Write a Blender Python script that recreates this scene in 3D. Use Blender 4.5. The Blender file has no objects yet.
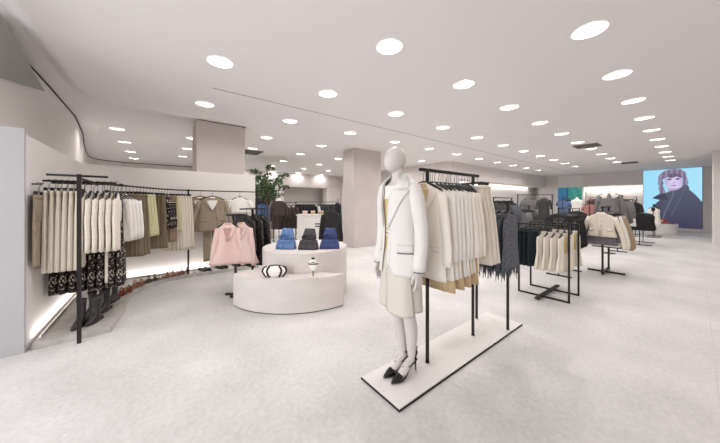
import bpy, bmesh, math, random
from mathutils import Vector, Matrix
from mathutils.geometry import tessellate_polygon
random.seed(7)
SC = bpy.context.scene
PI = math.pi
R = math.radians

# ------------------------------------------------------------------ camera
# world x runs along the sales aisle, world y across it towards the curved left wall
cam_d = bpy.data.cameras.new('camera')
cam_d.sensor_width = 36.0
cam_d.lens = 36.0 * 260 / 720
cam_d.shift_y = -19.5 / 720
cam_d.clip_start = 0.05
cam_d.clip_end = 200
cam = bpy.data.objects.new('camera', cam_d)
SC.collection.objects.link(cam)
cam.location = (0, 0, 1.42)
cam.rotation_euler = (PI / 2, 0, R(-37.7))
SC.camera = cam

# ------------------------------------------------------------------ light
world = bpy.data.worlds.new('world')
SC.world = world
world.use_nodes = True
bg = world.node_tree.nodes['Background']
bg.inputs[0].default_value = (0.93, 0.96, 1.0, 1)
bg.inputs[1].default_value = 1.2
SC.view_settings.view_transform = 'Standard'
SC.view_settings.look = 'None'
SC.view_settings.gamma = 1.0
SC.view_settings.use_curve_mapping = False
SC.view_settings.exposure = 0.11
LAMP_W = 31.0
COVE_W = 5.0

def area_light(name, loc, rot, sx, sy, power, col=(1, 1, 1), spread=180):
    d = bpy.data.lights.new(name, 'AREA')
    d.shape = 'RECTANGLE'
    d.size = sx
    d.size_y = sy
    d.energy = power
    d.color = col
    d.spread = R(spread)
    o = bpy.data.objects.new(name, d)
    SC.collection.objects.link(o)
    o.location = loc
    o.rotation_euler = rot
    return o
# added unseen fill panel behind the camera, in place of assumed shop-front daylight
area_light('front_fill_light', (-3.6, 1.2, 1.6), (0, R(-90), 0), 2.9, 5.0, 110, (0.96, 0.98, 1.0))

# ------------------------------------------------------------------ materials
def lin(c):
    return tuple((x / 255 / 12.92) if x / 255 <= 0.04045 else ((x / 255 + 0.055) / 1.055) ** 2.4 for x in c) + (1.0,)

MATS = {}
def mat(name, col, rough=0.7, bump=0.0, bscale=60.0, metal=0.0, col2=None, nscale=8.0, lo=0.4, hi=0.6,
        emit=0.0, kind='noise', sheen=0.0, stretch=None, trans=0.0, detail=4.0):
    if name in MATS:
        return MATS[name]
    m = bpy.data.materials.new(name)
    m.use_nodes = True
    nt = m.node_tree
    b = nt.nodes['Principled BSDF']
    b.inputs['Base Color'].default_value = lin(col)
    b.inputs['Roughness'].default_value = rough
    b.inputs['Metallic'].default_value = metal
    if sheen:
        b.inputs['Sheen Weight'].default_value = sheen
    if trans:
        b.inputs['Transmission Weight'].default_value = trans
    if emit:
        b.inputs['Emission Color'].default_value = lin(col)
        b.inputs['Emission Strength'].default_value = emit
    tc = nt.nodes.new('ShaderNodeTexCoord')
    mp = nt.nodes.new('ShaderNodeMapping')
    nt.links.new(tc.outputs['Object'], mp.inputs['Vector'])
    if stretch:
        mp.inputs['Scale'].default_value = stretch
    if col2 is not None:
        if kind == 'noise':
            n = nt.nodes.new('ShaderNodeTexNoise')
            n.inputs['Scale'].default_value = nscale
            n.inputs['Detail'].default_value = detail
            out = n.outputs['Fac']
        else:
            n = nt.nodes.new('ShaderNodeTexVoronoi')
            n.inputs['Scale'].default_value = nscale
            out = n.outputs['Distance']
        nt.links.new(mp.outputs['Vector'], n.inputs['Vector'])
        rp = nt.nodes.new('ShaderNodeValToRGB')
        rp.color_ramp.elements[0].position = lo
        rp.color_ramp.elements[1].position = hi
        rp.color_ramp.elements[0].color = lin(col)
        rp.color_ramp.elements[1].color = lin(col2)
        nt.links.new(out, rp.inputs['Fac'])
        nt.links.new(rp.outputs['Color'], b.inputs['Base Color'])
    if bump:
        n2 = nt.nodes.new('ShaderNodeTexNoise' if kind != 'lace' else 'ShaderNodeTexVoronoi')
        n2.inputs['Scale'].default_value = bscale
        nt.links.new(mp.outputs['Vector'], n2.inputs['Vector'])
        bp = nt.nodes.new('ShaderNodeBump')
        bp.inputs['Strength'].default_value = bump
        bp.inputs['Distance'].default_value = 0.004
        nt.links.new(n2.outputs[0], bp.inputs['Height'])
        nt.links.new(bp.outputs['Normal'], b.inputs['Normal'])
    MATS[name] = m
    return m

M_wall = mat('plaster_wall', (226, 219, 216), 0.85, 0.1, 25, col2=(224, 217, 214), nscale=1.5)
M_wallw = mat('white_niche_wall', (233, 228, 225), 0.85, 0.1, 25)
M_part = mat('end_wall_shade_grey', (178, 176, 177), 0.8, 0.1, 30)  # greyer than the white niche wall: shade on the wall end put into colour
M_ceil = mat('ceiling_paint', (240, 236, 235), 0.9)
M_column = mat('column_plaster', (206, 197, 193), 0.85, 0.15, 20, col2=(202, 193, 189), nscale=2)
M_greypan = mat('grey_panel', (158, 158, 156), 0.6)
M_gap = mat('shadow_gap_profile', (40, 36, 34), 0.8)
M_podium = mat('podium_plaster', (218, 210, 206), 0.8, 0.08, 14, col2=(213, 205, 201), nscale=3, stretch=(1, 1, 3))
M_plinth = mat('white_plinth', (232, 228, 225), 0.55)
M_ledge = mat('ledge_concrete', (190, 186, 181), 0.45, 0.2, 40, col2=(174, 170, 165), nscale=9)
M_black = mat('black_metal', (30, 25, 24), 0.45, metal=0.3)
M_hanger = mat('black_hanger', (26, 24, 24), 0.45)
M_hook = mat('steel_hook', (120, 118, 116), 0.3, metal=0.9)
M_chrome = mat('chrome_rail', (150, 150, 152), 0.25, metal=0.9)
M_white = mat('white_cotton', (243, 239, 232), 0.85, 0.2, 120, sheen=0.2)
M_ivory = mat('ivory_wool', (241, 234, 222), 0.85, 0.25, 140, sheen=0.2)
M_cream = mat('cream_twill', (230, 222, 208), 0.85, 0.25, 140, sheen=0.2)
M_cream2 = mat('cream_pleat', (234, 226, 209), 0.8, 0.2, 120, sheen=0.2)
M_tan = mat('tan_satin', (206, 180, 140), 0.6, 0.15, 80)
M_sand = mat('sand_suede', (190, 166, 136), 0.9, 0.3, 150)
M_lace = mat('ecru_lace', (206, 194, 176), 0.9, 0.9, 60, col2=(234, 226, 212), nscale=70, lo=0.1, hi=0.45, kind='lace')
M_floral = mat('dark_floral', (30, 24, 27), 0.8, col2=(222, 206, 190), nscale=38, lo=0.58, hi=0.61, detail=5)
M_olive = mat('olive_pleat', (134, 121, 96), 0.8, 0.2, 100)
M_taupe = mat('taupe_wool', (162, 147, 126), 0.85, 0.3, 160, col2=(150, 135, 115), nscale=60)
M_brown = mat('brown_skirt', (112, 94, 74), 0.85, 0.3, 120)
M_lime = mat('pale_yellow_green', (222, 220, 178), 0.8, 0.2, 100)
M_pink = mat('blush_satin', (226, 196, 184), 0.38, 0.15, 30)
M_rosed = mat('deep_rose_satin', (186, 148, 136), 0.5)
M_rose = mat('rose_satin', (214, 184, 176), 0.4, 0.15, 30)
M_dots = mat('dotted_black', (176, 172, 166), 0.8, col2=(40, 38, 38), nscale=42, lo=0.16, hi=0.24, kind='voro')
M_char = mat('charcoal_knit', (66, 64, 66), 0.9, 0.4, 120)
M_grey = mat('grey_denim', (104, 106, 114), 0.9, 0.4, 150, col2=(82, 84, 92), nscale=40)
M_greyl = mat('grey_check', (132, 130, 132), 0.9, 0.3, 120, col2=(104, 102, 104), nscale=70)
M_navy = mat('navy_denim', (52, 62, 104), 0.85, 0.4, 150, col2=(66, 78, 124), nscale=14)
M_blue = mat('blue_denim', (76, 104, 150), 0.85, 0.4, 150, col2=(104, 132, 178), nscale=14)
M_blackd = mat('black_denim', (56, 52, 56), 0.85, 0.4, 150, col2=(74, 70, 74), nscale=14)
M_teal = mat('teal_black_velvet', (24, 38, 44), 0.95, 0.3, 90)
M_blk = mat('black_cloth', (34, 32, 34), 0.9, 0.3, 90)
M_beige = mat('beige_canvas', (224, 212, 196), 0.85, 0.35, 120)
M_camel = mat('camel_coat', (172, 150, 124), 0.85, 0.3, 120)
M_manq = mat('mannequin_matte_white', (214, 207, 204), 0.45)
M_shoe = mat('black_patent', (22, 19, 19), 0.25)
M_boot = mat('black_leather', (40, 33, 35), 0.4, 0.2, 40)
M_san1 = mat('tan_leather', (160, 108, 76), 0.5)
M_san2 = mat('red_brown_leather', (128, 62, 46), 0.5)
M_san3 = mat('dark_olive_leather', (72, 66, 50), 0.5)
M_red = mat('red_leather', (170, 66, 58), 0.4)
M_gold = mat('gold_button', (196, 160, 80), 0.3, metal=0.8)
M_goldy = mat('mustard_trim', (200, 176, 84), 0.7)
M_leaf = mat('leaf_green', (58, 88, 50), 0.6, col2=(92, 122, 74), nscale=6)
M_bark = mat('bark', (110, 88, 66), 0.9, 0.6, 30)
M_pot = mat('pot_plaster', (196, 180, 164), 0.9, 0.2, 20)
M_soil = mat('soil', (52, 42, 34), 0.95, 0.8, 60)
M_lampw = mat('lamp_dish_white', (245, 243, 240), 0.6)
M_lens = mat('lamp_lens', (255, 250, 242), 0.5, emit=.9)
M_bulb = mat('lamp_bulb', (255, 250, 244), 0.5, emit=5.0)
M_led = mat('led_strip', (255, 246, 234), 0.5, emit=1.3)
M_vent = mat('vent_grey', (130, 124, 120), 0.6)
M_ventd = mat('vent_dark', (104, 98, 95), 0.7)
M_bluec = mat('pale_blue_cotton', (96, 118, 158), 0.85, 0.2, 100)
M_tealc = mat('teal_cotton', (70, 140, 150), 0.85, 0.2, 100)
M_coral = mat('coral_cotton', (176, 124, 118), 0.85, 0.2, 100)
M_mirror = mat('recess_panel', (206, 196, 190), 0.5)

def floor_mat():
    m = bpy.data.materials.new('pale_stone_floor')
    m.use_nodes = True
    nt = m.node_tree
    b = nt.nodes['Principled BSDF']
    tc = nt.nodes.new('ShaderNodeTexCoord')
    n1 = nt.nodes.new('ShaderNodeTexNoise'); n1.inputs['Scale'].default_value = 1.1; n1.inputs['Detail'].default_value = 6
    n2 = nt.nodes.new('ShaderNodeTexNoise'); n2.inputs['Scale'].default_value = 28; n2.inputs['Detail'].default_value = 8
    nt.links.new(tc.outputs['Object'], n1.inputs['Vector']); nt.links.new(tc.outputs['Object'], n2.inputs['Vector'])
    mx = nt.nodes.new('ShaderNodeMath'); mx.operation = 'MULTIPLY_ADD'; mx.inputs[1].default_value = 0.35
    ad = nt.nodes.new('ShaderNodeMath'); ad.operation = 'MULTIPLY'; ad.inputs[1].default_value = 0.65
    nt.links.new(n1.outputs['Fac'], ad.inputs[0]); nt.links.new(n2.outputs['Fac'], mx.inputs[0]); nt.links.new(ad.outputs[0], mx.inputs[2])
    rp = nt.nodes.new('ShaderNodeValToRGB')
    rp.color_ramp.elements[0].position = 0.36; rp.color_ramp.elements[0].color = lin((196, 193, 192))
    rp.color_ramp.elements[1].position = 0.64; rp.color_ramp.elements[1].color = lin((225, 222, 221))
    nt.links.new(mx.outputs[0], rp.inputs['Fac'])
    nt.links.new(rp.outputs['Color'], b.inputs['Base Color'])
    b.inputs['Roughness'].default_value = 0.55
    b.inputs['Specular IOR Level'].default_value = 0.35
    bp = nt.nodes.new('ShaderNodeBump'); bp.inputs['Strength'].default_value = 0.12; bp.inputs['Distance'].default_value = 0.003
    nt.links.new(n2.outputs['Fac'], bp.inputs['Height']); nt.links.new(bp.outputs['Normal'], b.inputs['Normal'])
    return m
M_floor = floor_mat()
M_joint = mat('floor_joint', (206, 201, 199), 0.8)

def vcol_mat(name, strength):
    m = bpy.data.materials.new(name)
    m.use_nodes = True
    nt = m.node_tree
    b = nt.nodes['Principled BSDF']
    a = nt.nodes.new('ShaderNodeVertexColor'); a.layer_name = 'picture'
    b.inputs['Base Color'].default_value = (0.02, 0.02, 0.02, 1)
    b.inputs['Roughness'].default_value = 0.4
    nt.links.new(a.outputs['Color'], b.inputs['Emission Color'])
    b.inputs['Emission Strength'].default_value = strength
    return m

# ------------------------------------------------------------------ mesh helpers
class MB:
    def __init__(s):
        s.v = []; s.f = []; s.m = []; s.cur = 0
    def add(s, vs, fs):
        o = len(s.v); s.v += [tuple(p) for p in vs]
        s.f += [tuple(i + o for i in f) for f in fs]; s.m += [s.cur] * len(fs)
        return s
    def box(s, c, d, rz=0.0, rot=None):
        M = rot if rot is not None else Matrix.Rotation(rz, 3, 'Z')
        vs = [Vector(c) + M @ Vector((x * d[0] / 2, y * d[1] / 2, z * d[2] / 2)) for x in (-1, 1) for y in (-1, 1) for z in (-1, 1)]
        return s.add(vs, [(0, 1, 3, 2), (4, 6, 7, 5), (0, 4, 5, 1), (2, 3, 7, 6), (0, 2, 6, 4), (1, 5, 7, 3)])
    def loft(s, rings, cap=True, close=True):
        n = len(rings[0]); vs = [p for r in rings for p in r]; fs = []
        for i in range(len(rings) - 1):
            for j in range(n if close else n - 1):
                k = (j + 1) % n
                fs.append((i * n + j, i * n + k, (i + 1) * n + k, (i + 1) * n + j))
        if cap:
            fs.append(tuple(range(n))[::-1]); fs.append(tuple((len(rings) - 1) * n + j for j in range(n)))
        return s.add(vs, fs)
    def tube(s, pts, r, n=8, cap=True, flat=1.0):
        pts = [Vector(p) for p in pts]
        rr = r if isinstance(r, (list, tuple)) else [r] * len(pts)
        rings = []
        up = None
        for i, p in enumerate(pts):
            t = (pts[min(i + 1, len(pts) - 1)] - pts[max(i - 1, 0)]).normalized()
            if up is None:
                a = Vector((0, 0, 1)) if abs(t.z) < 0.9 else Vector((1, 0, 0))
                up = (a - t * a.dot(t)).normalized()
            else:
                up = (up - t * up.dot(t)).normalized()
            w = t.cross(up)
            rings.append([p + (up * math.cos(2 * PI * k / n) + w * math.sin(2 * PI * k / n) * flat) * rr[i] for k in range(n)])
        return s.loft(rings, cap)
    def sqbar(s, p0, p1, w):
        return s.tube([p0, p1], w * 0.707, 4)
    def prism(s, poly, z0, z1):
        n = len(poly)
        vs = [(x, y, z0) for x, y in poly] + [(x, y, z1) for x, y in poly]
        fs = [tuple(range(n))[::-1], tuple(range(n, 2 * n))] + [(i, (i + 1) % n, n + (i + 1) % n, n + i) for i in range(n)]
        return s.add(vs, fs)
    def lathe(s, prof, n=24, c=(0, 0, 0), cap=False):
        rings = [[(c[0] + r * math.cos(2 * PI * k / n), c[1] + r * math.sin(2 * PI * k / n), c[2] + z) for k in range(n)] for r, z in prof]
        return s.loft(rings, cap)
    def ball(s, c, r, n=14, m=9, M=None):
        r = r if isinstance(r, (tuple, list)) else (r, r, r)
        rings = []
        for i in range(m + 1):
            a = -PI / 2 + PI * (0.02 + 0.96 * i / m)
            ring = []
            for k in range(n):
                p = Vector((r[0] * math.cos(a) * math.cos(2 * PI * k / n), r[1] * math.cos(a) * math.sin(2 * PI * k / n), r[2] * math.sin(a)))
                if M is not None: p = M @ p
                ring.append(Vector(c) + p)
            rings.append(ring)
        return s.loft(rings, True)
    def build(s, name, mats, parent=None, smooth=False, solid=0.0, bevel=0.0):
        me = bpy.data.meshes.new(name)
        me.from_pydata(s.v, [], s.f)
        if not isinstance(mats, (list, tuple)): mats = [mats]
        for m in mats: me.materials.append(m)
        if len(mats) > 1: me.polygons.foreach_set('material_index', s.m)
        bm = bmesh.new(); bm.from_mesh(me)
        bmesh.ops.remove_doubles(bm, verts=bm.verts, dist=1e-5)
        bmesh.ops.recalc_face_normals(bm, faces=bm.faces)
        bm.to_mesh(me); bm.free()
        if smooth:
            me.polygons.foreach_set('use_smooth', [True] * len(me.polygons))
        o = bpy.data.objects.new(name, me)
        SC.collection.objects.link(o)
        if parent is not None: o.parent = parent
        if solid:
            md = o.modifiers.new('thickness', 'SOLIDIFY'); md.thickness = solid; md.offset = 0
        if bevel:
            md = o.modifiers.new('edge', 'BEVEL'); md.width = bevel; md.segments = 2; md.limit_method = 'ANGLE'
        return o

def tag(o, label=None, cat=None, group=None, kind=None):
    if label: o['label'] = label
    if cat: o['category'] = cat
    if group: o['group'] = group
    if kind: o['kind'] = kind
    return o
def empty(name, loc=(0, 0, 0), rz=0.0):
    o = bpy.data.objects.new(name, None)
    o.empty_display_size = 0.1
    SC.collection.objects.link(o)
    o.location = loc; o.rotation_euler = (0, 0, rz)
    return o
def struct(name, mb, m, **k):
    return tag(mb.build(name, m, **k), kind='structure')
def copy_tree(o, parent=None):
    c = o.copy(); SC.collection.objects.link(c)
    if parent is not None: c.parent = parent
    for ch in list(o.children):
        copy_tree(ch, c)
    return c
USED = set()
def place(proto, loc, rz, label, group=None):
    """the first time moves the built thing itself, after that a copy of it"""
    o = proto if proto.name not in USED else copy_tree(proto)
    if o is proto: USED.add(proto.name)
    o.location = loc; o.rotation_euler = (0, 0, rz)
    o['label'] = label
    if group: o['group'] = group
    return o
ORD = ['first', 'second', 'third', 'fourth', 'fifth', 'sixth', 'seventh', 'eighth', 'ninth', 'tenth', 'eleventh', 'twelfth']
def lerp_tab(tab, z):
    """rows (z, a, b, ...) from high z to low"""
    if z >= tab[0][0]: return tab[0][1:]
    for i in range(len(tab) - 1):
        z0, z1 = tab[i][0], tab[i + 1][0]
        if z >= z1:
            t = (z0 - z) / (z0 - z1)
            return tuple(a + (b - a) * t for a, b in zip(tab[i][1:], tab[i + 1][1:]))
    return tab[-1][1:]

class Cloth:
    """closed garment surface; angle 0 = wearer side +x, -90 = front"""
    def __init__(s, tab, nf=0, amp=0.0, pw=1.0, seed=0, e=0.85, sway=0.0):
        s.tab = tab; s.nf = nf; s.amp = amp; s.pw = pw; s.ph = seed * 1.7; s.e = e; s.sway = sway
        s.z1 = tab[0][0]; s.z0 = tab[-1][0]
    def p(s, a, z, off=0.0):
        hw, hd = lerp_tab(s.tab, z)[:2]
        c, q = math.cos(a), math.sin(a)
        c = math.copysign(abs(c) ** s.e, c); q = math.copysign(abs(q) ** s.e, q)
        t = max(0.0, (s.z1 - z) / (s.z1 - s.z0))
        f = 0.0
        if s.amp:
            f = s.amp * (t ** s.pw) * math.sin(s.nf * a + s.ph + 0.8 * math.sin(2 * a + s.ph))
        x = (hw + off + f) * c
        y = (hd + off + f) * q + s.sway * t * math.sin(3.1 * c + s.ph)
        return Vector((x, y, z))
    def shell(s, mb, z1=None, z0=None, nz=14, na=56, a0=None, a1=None, cap=True, off=0.0):
        z1 = s.z1 if z1 is None else z1; z0 = s.z0 if z0 is None else z0
        full = a0 is None
        if full: ang = [2 * PI * k / na for k in range(na)]
        else: ang = [a0 + (a1 - a0) * k / (na - 1) for k in range(na)]
        rings = [[s.p(a, z1 + (z0 - z1) * i / nz, off) for a in ang] for i in range(nz + 1)]
        mb.loft(rings, cap and full, full)
        return mb
    def patch(s, mb, rows, off, n=5):
        """rows (z, aL, aR) in degrees"""
        rings = [[s.p(R(l + (r - l) * k / (n - 1)), z, off) for k in range(n)] for z, l, r in rows]
        mb.loft(rings, False, False)
        return mb

def hanger_mb(w=0.2, drop=0.10, thick=0.009, arch=0.075):
    mb = MB()
    pts = [(-w, 0, -drop - arch), (-w * .55, 0, -drop - arch * .45), (-0.02, 0, -drop), (0.02, 0, -drop), (w * .55, 0, -drop - arch * .45), (w, 0, -drop - arch)]
    mb.tube(pts, [thick, thick * 1.5, thick * 1.2, thick * 1.2, thick * 1.5, thick], 8)
    return mb
def hook_mb(drop=0.10):
    pts = []
    r = 0.0165
    for k in range(11):
        a = R(200) - R(230) * k / 10
        pts.append((0, r * math.cos(a), r * math.sin(a)))
    # hook opens at one side, stem runs down the other
    pts = [(0, -r * math.cos(R(-30) + R(240) * k / 10), r * math.sin(R(-30) + R(240) * k / 10)) for k in range(11)]
    pts += [(0, 0.004, -0.03), (0, 0, -0.045), (0, 0, -drop)]
    mb = MB(); mb.tube(pts, 0.0028, 6)
    return mb
def add_hanger(t, w=0.19, drop=0.10, m=None, arch=0.075):
    h = hanger_mb(w, drop, arch=arch).build('hanger', m or M_hanger, t, smooth=True)
    hook_mb(drop).build('hook', M_hook, h, smooth=True)
    return h
def clip_hanger(t, w=0.14, m=None, drop=0.08):
    mb = MB(); mb.tube([(-w, 0, -drop), (w, 0, -drop)], 0.006, 8)
    h = mb.build('clip_hanger', m or M_hanger, t, smooth=True)
    hook_mb(drop).build('hook', M_hook, h, smooth=True)
    for s in (-1, 1):
        MB().box((s * w * .8, 0, -drop - 0.022), (0.024, 0.026, 0.05)).build('clip', m or M_hanger, h)
    return h

def sleeves(t, m, sx=0.19, z=-0.17, L=0.55, out=0.06, r=0.05, flat=0.5, cuff=None, n=14, fwd=0.0):
    for s in (-1, 1):
        pts = []; rr = []
        for i in range(9):
            q = i / 8
            pts.append((s * (sx + out * math.sin(q * PI / 2)), -fwd * q * q + 0.004 * math.sin(q * 9 + s), z - L * q))
            rr.append(r * (1.0 - 0.25 * q) * (1 + 0.05 * math.sin(q * 17 + s)))
        mb = MB(); mb.tube(pts, rr, n, flat=1.0)
        # flatten the sleeve front to back
        mb.v = [(x, y * flat, zz) for x, y, zz in mb.v]
        sl = mb.build('sleeve', m, t, smooth=True)
        if cuff:
            p = pts[-1]
            MB().lathe([(rr[-1] * 1.04, 0.0), (rr[-1] * 1.08, 0.02), (rr[-1] * 1.04, 0.045)], 14, (p[0], 0, p[2])).build('cuff', cuff, sl, smooth=True)

def make_jacket(name, cat, m, L=0.72, w=0.21, hd=0.028, lining=None, sl=0.56, lapel=True, pockets=True, seed=0, button=None, hem=None, hm=None, sway=0.008, out=.07):
    t = empty(name); tag(t, cat=cat)
    tab = [(-.112, .045, hd * .6), (-.122, .065, hd * .8), (-.145, w * .46, hd * .9), (-.17, w * .74, hd * .95), (-.195, w * .90, hd), (-.23, w * .94, hd), (-.42, w * .88, hd * 1.05), (-.115 - L, w * (hem or 1.05), hd * 1.2)]
    c = Cloth(tab, 5, 0.006, 1.2, seed, sway=sway)
    c.shell(MB(), nz=16, na=56).build('bodice', m, t, smooth=True)
    sleeves(t, m, w * .84, -.205, sl, out, .046, 0.7, fwd=.02)
    if lapel:
        mv = MB(); c.patch(mv, [(-.118, -125, -55), (-.2, -112, -68), (-.30, -100, -80), (-.38, -91, -89)], 0.0015)
        mv.build('lining', lining or m, t, smooth=True)
        for s in (-1, 1):
            mb = MB(); q = lambda a: -90 + s * a
            c.patch(mb, [(-.116, q(34), q(46)), (-.17, q(24), q(50)), (-.215, q(18), q(52)), (-.22, q(17), q(40)), (-.30, q(9), q(26)), (-.39, q(0), q(5))], 0.006)
            mb.build('lapel', m, t, smooth=True, solid=0.003)
    else:
        for s in (-1, 1):
            mb = MB(); c.patch(mb, [(-.108, -90 + s * 4, -90 + s * 60), (-.135, -90 + s * 10, -90 + s * 58), (-.165, -90 + s * 22, -90 + s * 40)], 0.007)
            mb.build('collar', m, t, smooth=True, solid=0.003)
        mb = MB(); c.patch(mb, [(-.14, -94, -84), (-.4, -94, -84), (-.11 - L, -94, -84)], 0.004, 3)
        mb.build('placket', m, t, smooth=True, solid=0.002)
    if pockets:
        zp = -.115 - L * .66
        for s in (-1, 1):
            mb = MB(); c.patch(mb, [(zp, -90 + s * 24, -90 + s * 58), (zp - .045, -90 + s * 24, -90 + s * 58)], 0.006)
            mb.build('pocket_flap', m, t, smooth=True, solid=0.003)
    if button:
        for k in range(2 if lapel else 4):
            z = (-.41 - .1 * k) if lapel else (-.18 - L * .2 * k)
            p = c.p(R(-88), z, 0.008)
            mb = MB(); mb.tube([p + Vector((0, .003, 0)), p - Vector((0, .004, 0))], 0.008, 10)
            mb.build('button', button, t)
    add_hanger(t, w * .88, .105, hm)
    return t

def make_top(name, cat, m, L=0.62, w=0.19, hd=0.024, sl=0.5, seed=0, fold=0.006, nf=6, neck=True, hem=1.1, out=0.04, sr=0.046, hm=None, sway=0.008):
    t = empty(name); tag(t, cat=cat)
    tab = [(-.118, .06, hd * .6), (-.128, .075, hd * .8), (-.15, w * .52, hd * .9), (-.175, w * .78, hd * .95), (-.20, w * .92, hd), (-.235, w * .95, hd), (-.42, w * .92, hd * 1.05), (-.12 - L, w * hem, hd * 1.2)]
    c = Cloth(tab, nf, fold, 1.2, seed, sway=sway)
    c.shell(MB(), nz=14, na=56).build('bodice', m, t, smooth=True)
    if sl: sleeves(t, m, w * .88, -.205, sl, out, sr, 0.6)
    if neck:
        mb = MB(); c.patch(mb, [(-.112, -150, -30), (-.128, -146, -34)], 0.006, 14)
        mb.build('neckband', m, t, smooth=True, solid=0.003)
    add_hanger(t, w * .8, .105, hm)
    return t

def make_skirt(name, cat, m, L=0.75, w=0.15, hd=0.022, seed=0, nf=14, amp=0.008, hem=1.3, band=None, hm=None, hdm=1.6, drop=.08):
    t = empty(name); tag(t, cat=cat)
    z = -.03 - drop
    tab = [(z, w, hd * .8), (z - .05, w, hd * .9), (z - .3, w * (1 + (hem - 1) * .5), hd * 1.2), (z - L, w * hem, hd * hdm)]
    c = Cloth(tab, nf, amp, .7, seed)
    c.shell(MB(), nz=14, na=84).build('skirt_panel', m, t, smooth=True)
    mb = MB(); c.shell(mb, z1=z + .002, z0=z - .035, nz=2, na=40, off=0.003)
    mb.build('waistband', band or m, t, smooth=True)
    clip_hanger(t, w * .9, hm, drop)
    return t

def make_trousers(name, cat, m, L=0.95, w=0.17, hd=0.02, seed=0, hm=None):
    t = empty(name); tag(t, cat=cat)
    z = -.11
    c = Cloth([(z, w, hd), (z - .06, w * 1.02, hd), (z - .27, w * 1.1, hd * 1.2)], 4, .003, 1, seed)
    c.shell(MB(), nz=5, na=40).build('hip_panel', m, t, smooth=True)
    for s in (-1, 1):
        rings = []
        for i in range(11):
            q = i / 10; zz = z - .24 - (L - .24) * q
            hw = w * (.54 - .10 * q); cx = s * w * (.54 + .02 * q)
            rings.append([(cx + hw * math.cos(2 * PI * k / 20), hd * 1.2 * math.sin(2 * PI * k / 20) * (1 + .25 * math.cos(4 * PI * k / 20)), zz) for k in range(20)])
        mb = MB(); mb.loft(rings); mb.build('trouser_leg', m, t, smooth=True)
    mb = MB(); c.shell(mb, z1=z + .002, z0=z - .04, nz=2, na=40, off=0.003); mb.build('waistband', m, t, smooth=True)
    clip_hanger(t, w * .85, hm)
    return t

def make_dress(name, cat, m, L=1.2, w=0.17, hd=0.026, seed=0, nf=7, amp=0.012, hem=1.35, straps=True, fringe=0, hm=None, e=.85, waist=.82):
    t = empty(name); tag(t, cat=cat)
    tab = [(-.13, w * .35, hd * .6), (-.16, w * .8, hd * .8), (-.24, w, hd), (-.45, w * waist, hd), (-.13 - L, w * hem, hd * 1.6)]
    c = Cloth(tab, nf, amp, 1.2, seed, e=e)
    c.shell(MB(), nz=18, na=64).build('dress_panel', m, t, smooth=True)
    if fringe:
        mb = MB()
        for k in range(fringe):
            a = 2 * PI * k / fringe
            p = c.p(a, -.13 - L + .01)
            q = p + Vector((random.uniform(-.012, .012), random.uniform(-.01, .01), -random.uniform(.05, .15)))
            mb.tube([p, (p + q) / 2 + Vector((random.uniform(-.006, .006), 0, 0)), q], [.009, .008, .004], 5, flat=.5)
        mb.build('fringe', m, t, smooth=True)
    add_hanger(t, w * .9, .105, hm)
    return t

def simple_garment(name, cat, m, L=0.7, w=0.2, hd=0.03, sl=0.5, seed=0, nf=6, amp=0.008, hem=1.1, m2=None):
    """garment too far off to show parts: one mesh with its hanger"""
    mb = MB()
    tab = [(-.12, .05, hd * .6), (-.145, w * .5, hd * .9), (-.175, w * .8, hd * .95), (-.22, w * .97, hd), (-.40, w * .9, hd), (-.12 - L, w * hem, hd * 1.2)]
    Cloth(tab, nf, amp, 1.0, seed).shell(mb, nz=9, na=32)
    if sl:
        for s in (-1, 1):
            mb.tube([(s * w * .9, 0, -.18), (s * (w + .03), 0, -.18 - sl * .5), (s * (w + .045), -.01, -.18 - sl)], [.045, .042, .035], 8, flat=.7)
    mb.cur = 1
    h = hanger_mb(w * .85); mb.add(h.v, h.f); h = hook_mb(); mb.add(h.v, h.f)
    if m2 is not None:
        mb.cur = 2
        c = Cloth(tab, nf, amp, 1.0, seed); c.patch(mb, [(-.125, -130, -50), (-.2, -110, -70), (-.3, -92, -88)], .006)
    mats = [m, M_hanger] + ([m2] if m2 is not None else [])
    o = mb.build(name, mats, smooth=True)
    return tag(o, cat=cat)

# ================================================================== THE SETTING
CEIL = 3.10; RAISE = 3.18
struct('floor', MB().prism([(-3.6, -1.6), (21.2, -1.6), (21.2, 6.9), (10.2, 6.9), (10.2, 15.9), (-3.6, 15.9)], -0.1, 0), M_floor)
for k, (a, b, c, d) in enumerate([(-3.5, -.104, 20.2, -.097), (.567, -1.4, .572, 2.6)]):
    struct('trim_%d' % (k + 1), MB().prism([(a, b), (c, b), (c, d), (a, d)], 0.0, 0.0006), M_joint)

LIGHTS = []
for k in range(10): LIGHTS.append((3.33 + 1.445 * k, .64, CEIL, 'front row by the right side'))
for k in range(10): LIGHTS.append((1.97 + 1.47 * k, 2.03, CEIL, 'row above the white garment rack'))
for k in range(11): LIGHTS.append((.58 + 1.49 * k, 3.49, CEIL, 'row before the ceiling line'))
for k in range(11): LIGHTS.append((.62 + 1.53 * k, 5.15, CEIL, 'row behind the ceiling line'))
for u in (2.22, 3.84, 6.95, 8.49): LIGHTS.append((u, 6.84, CEIL, 'row beside the big column'))
for u in (2.33, 3.92, 5.49, 7.1, 8.6): LIGHTS.append((u, 8.5, CEIL, 'row over the far left hall'))
for u in (2.4, 4.04, 5.67, 7.2): LIGHTS.append((u, 10.34, CEIL, 'second row over the far left hall'))
for u in (2.6, 4.2, 5.77, 7.18, 8.6): LIGHTS.append((u, 12.07, CEIL, 'third row over the far left hall'))
for u in (3.2, 4.9, 6.4, 7.9): LIGHTS.append((u, 14.08, CEIL, 'row grazing the far bulkhead'))
for v in (8.5, 10.24, 12.1, 13.9):
    LIGHTS.append((-.8, v, RAISE, 'pale strip of ceiling over the left partition'))
    if v < 13: LIGHTS.append((.72, v, RAISE, 'ceiling beside the boxed column'))

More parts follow.
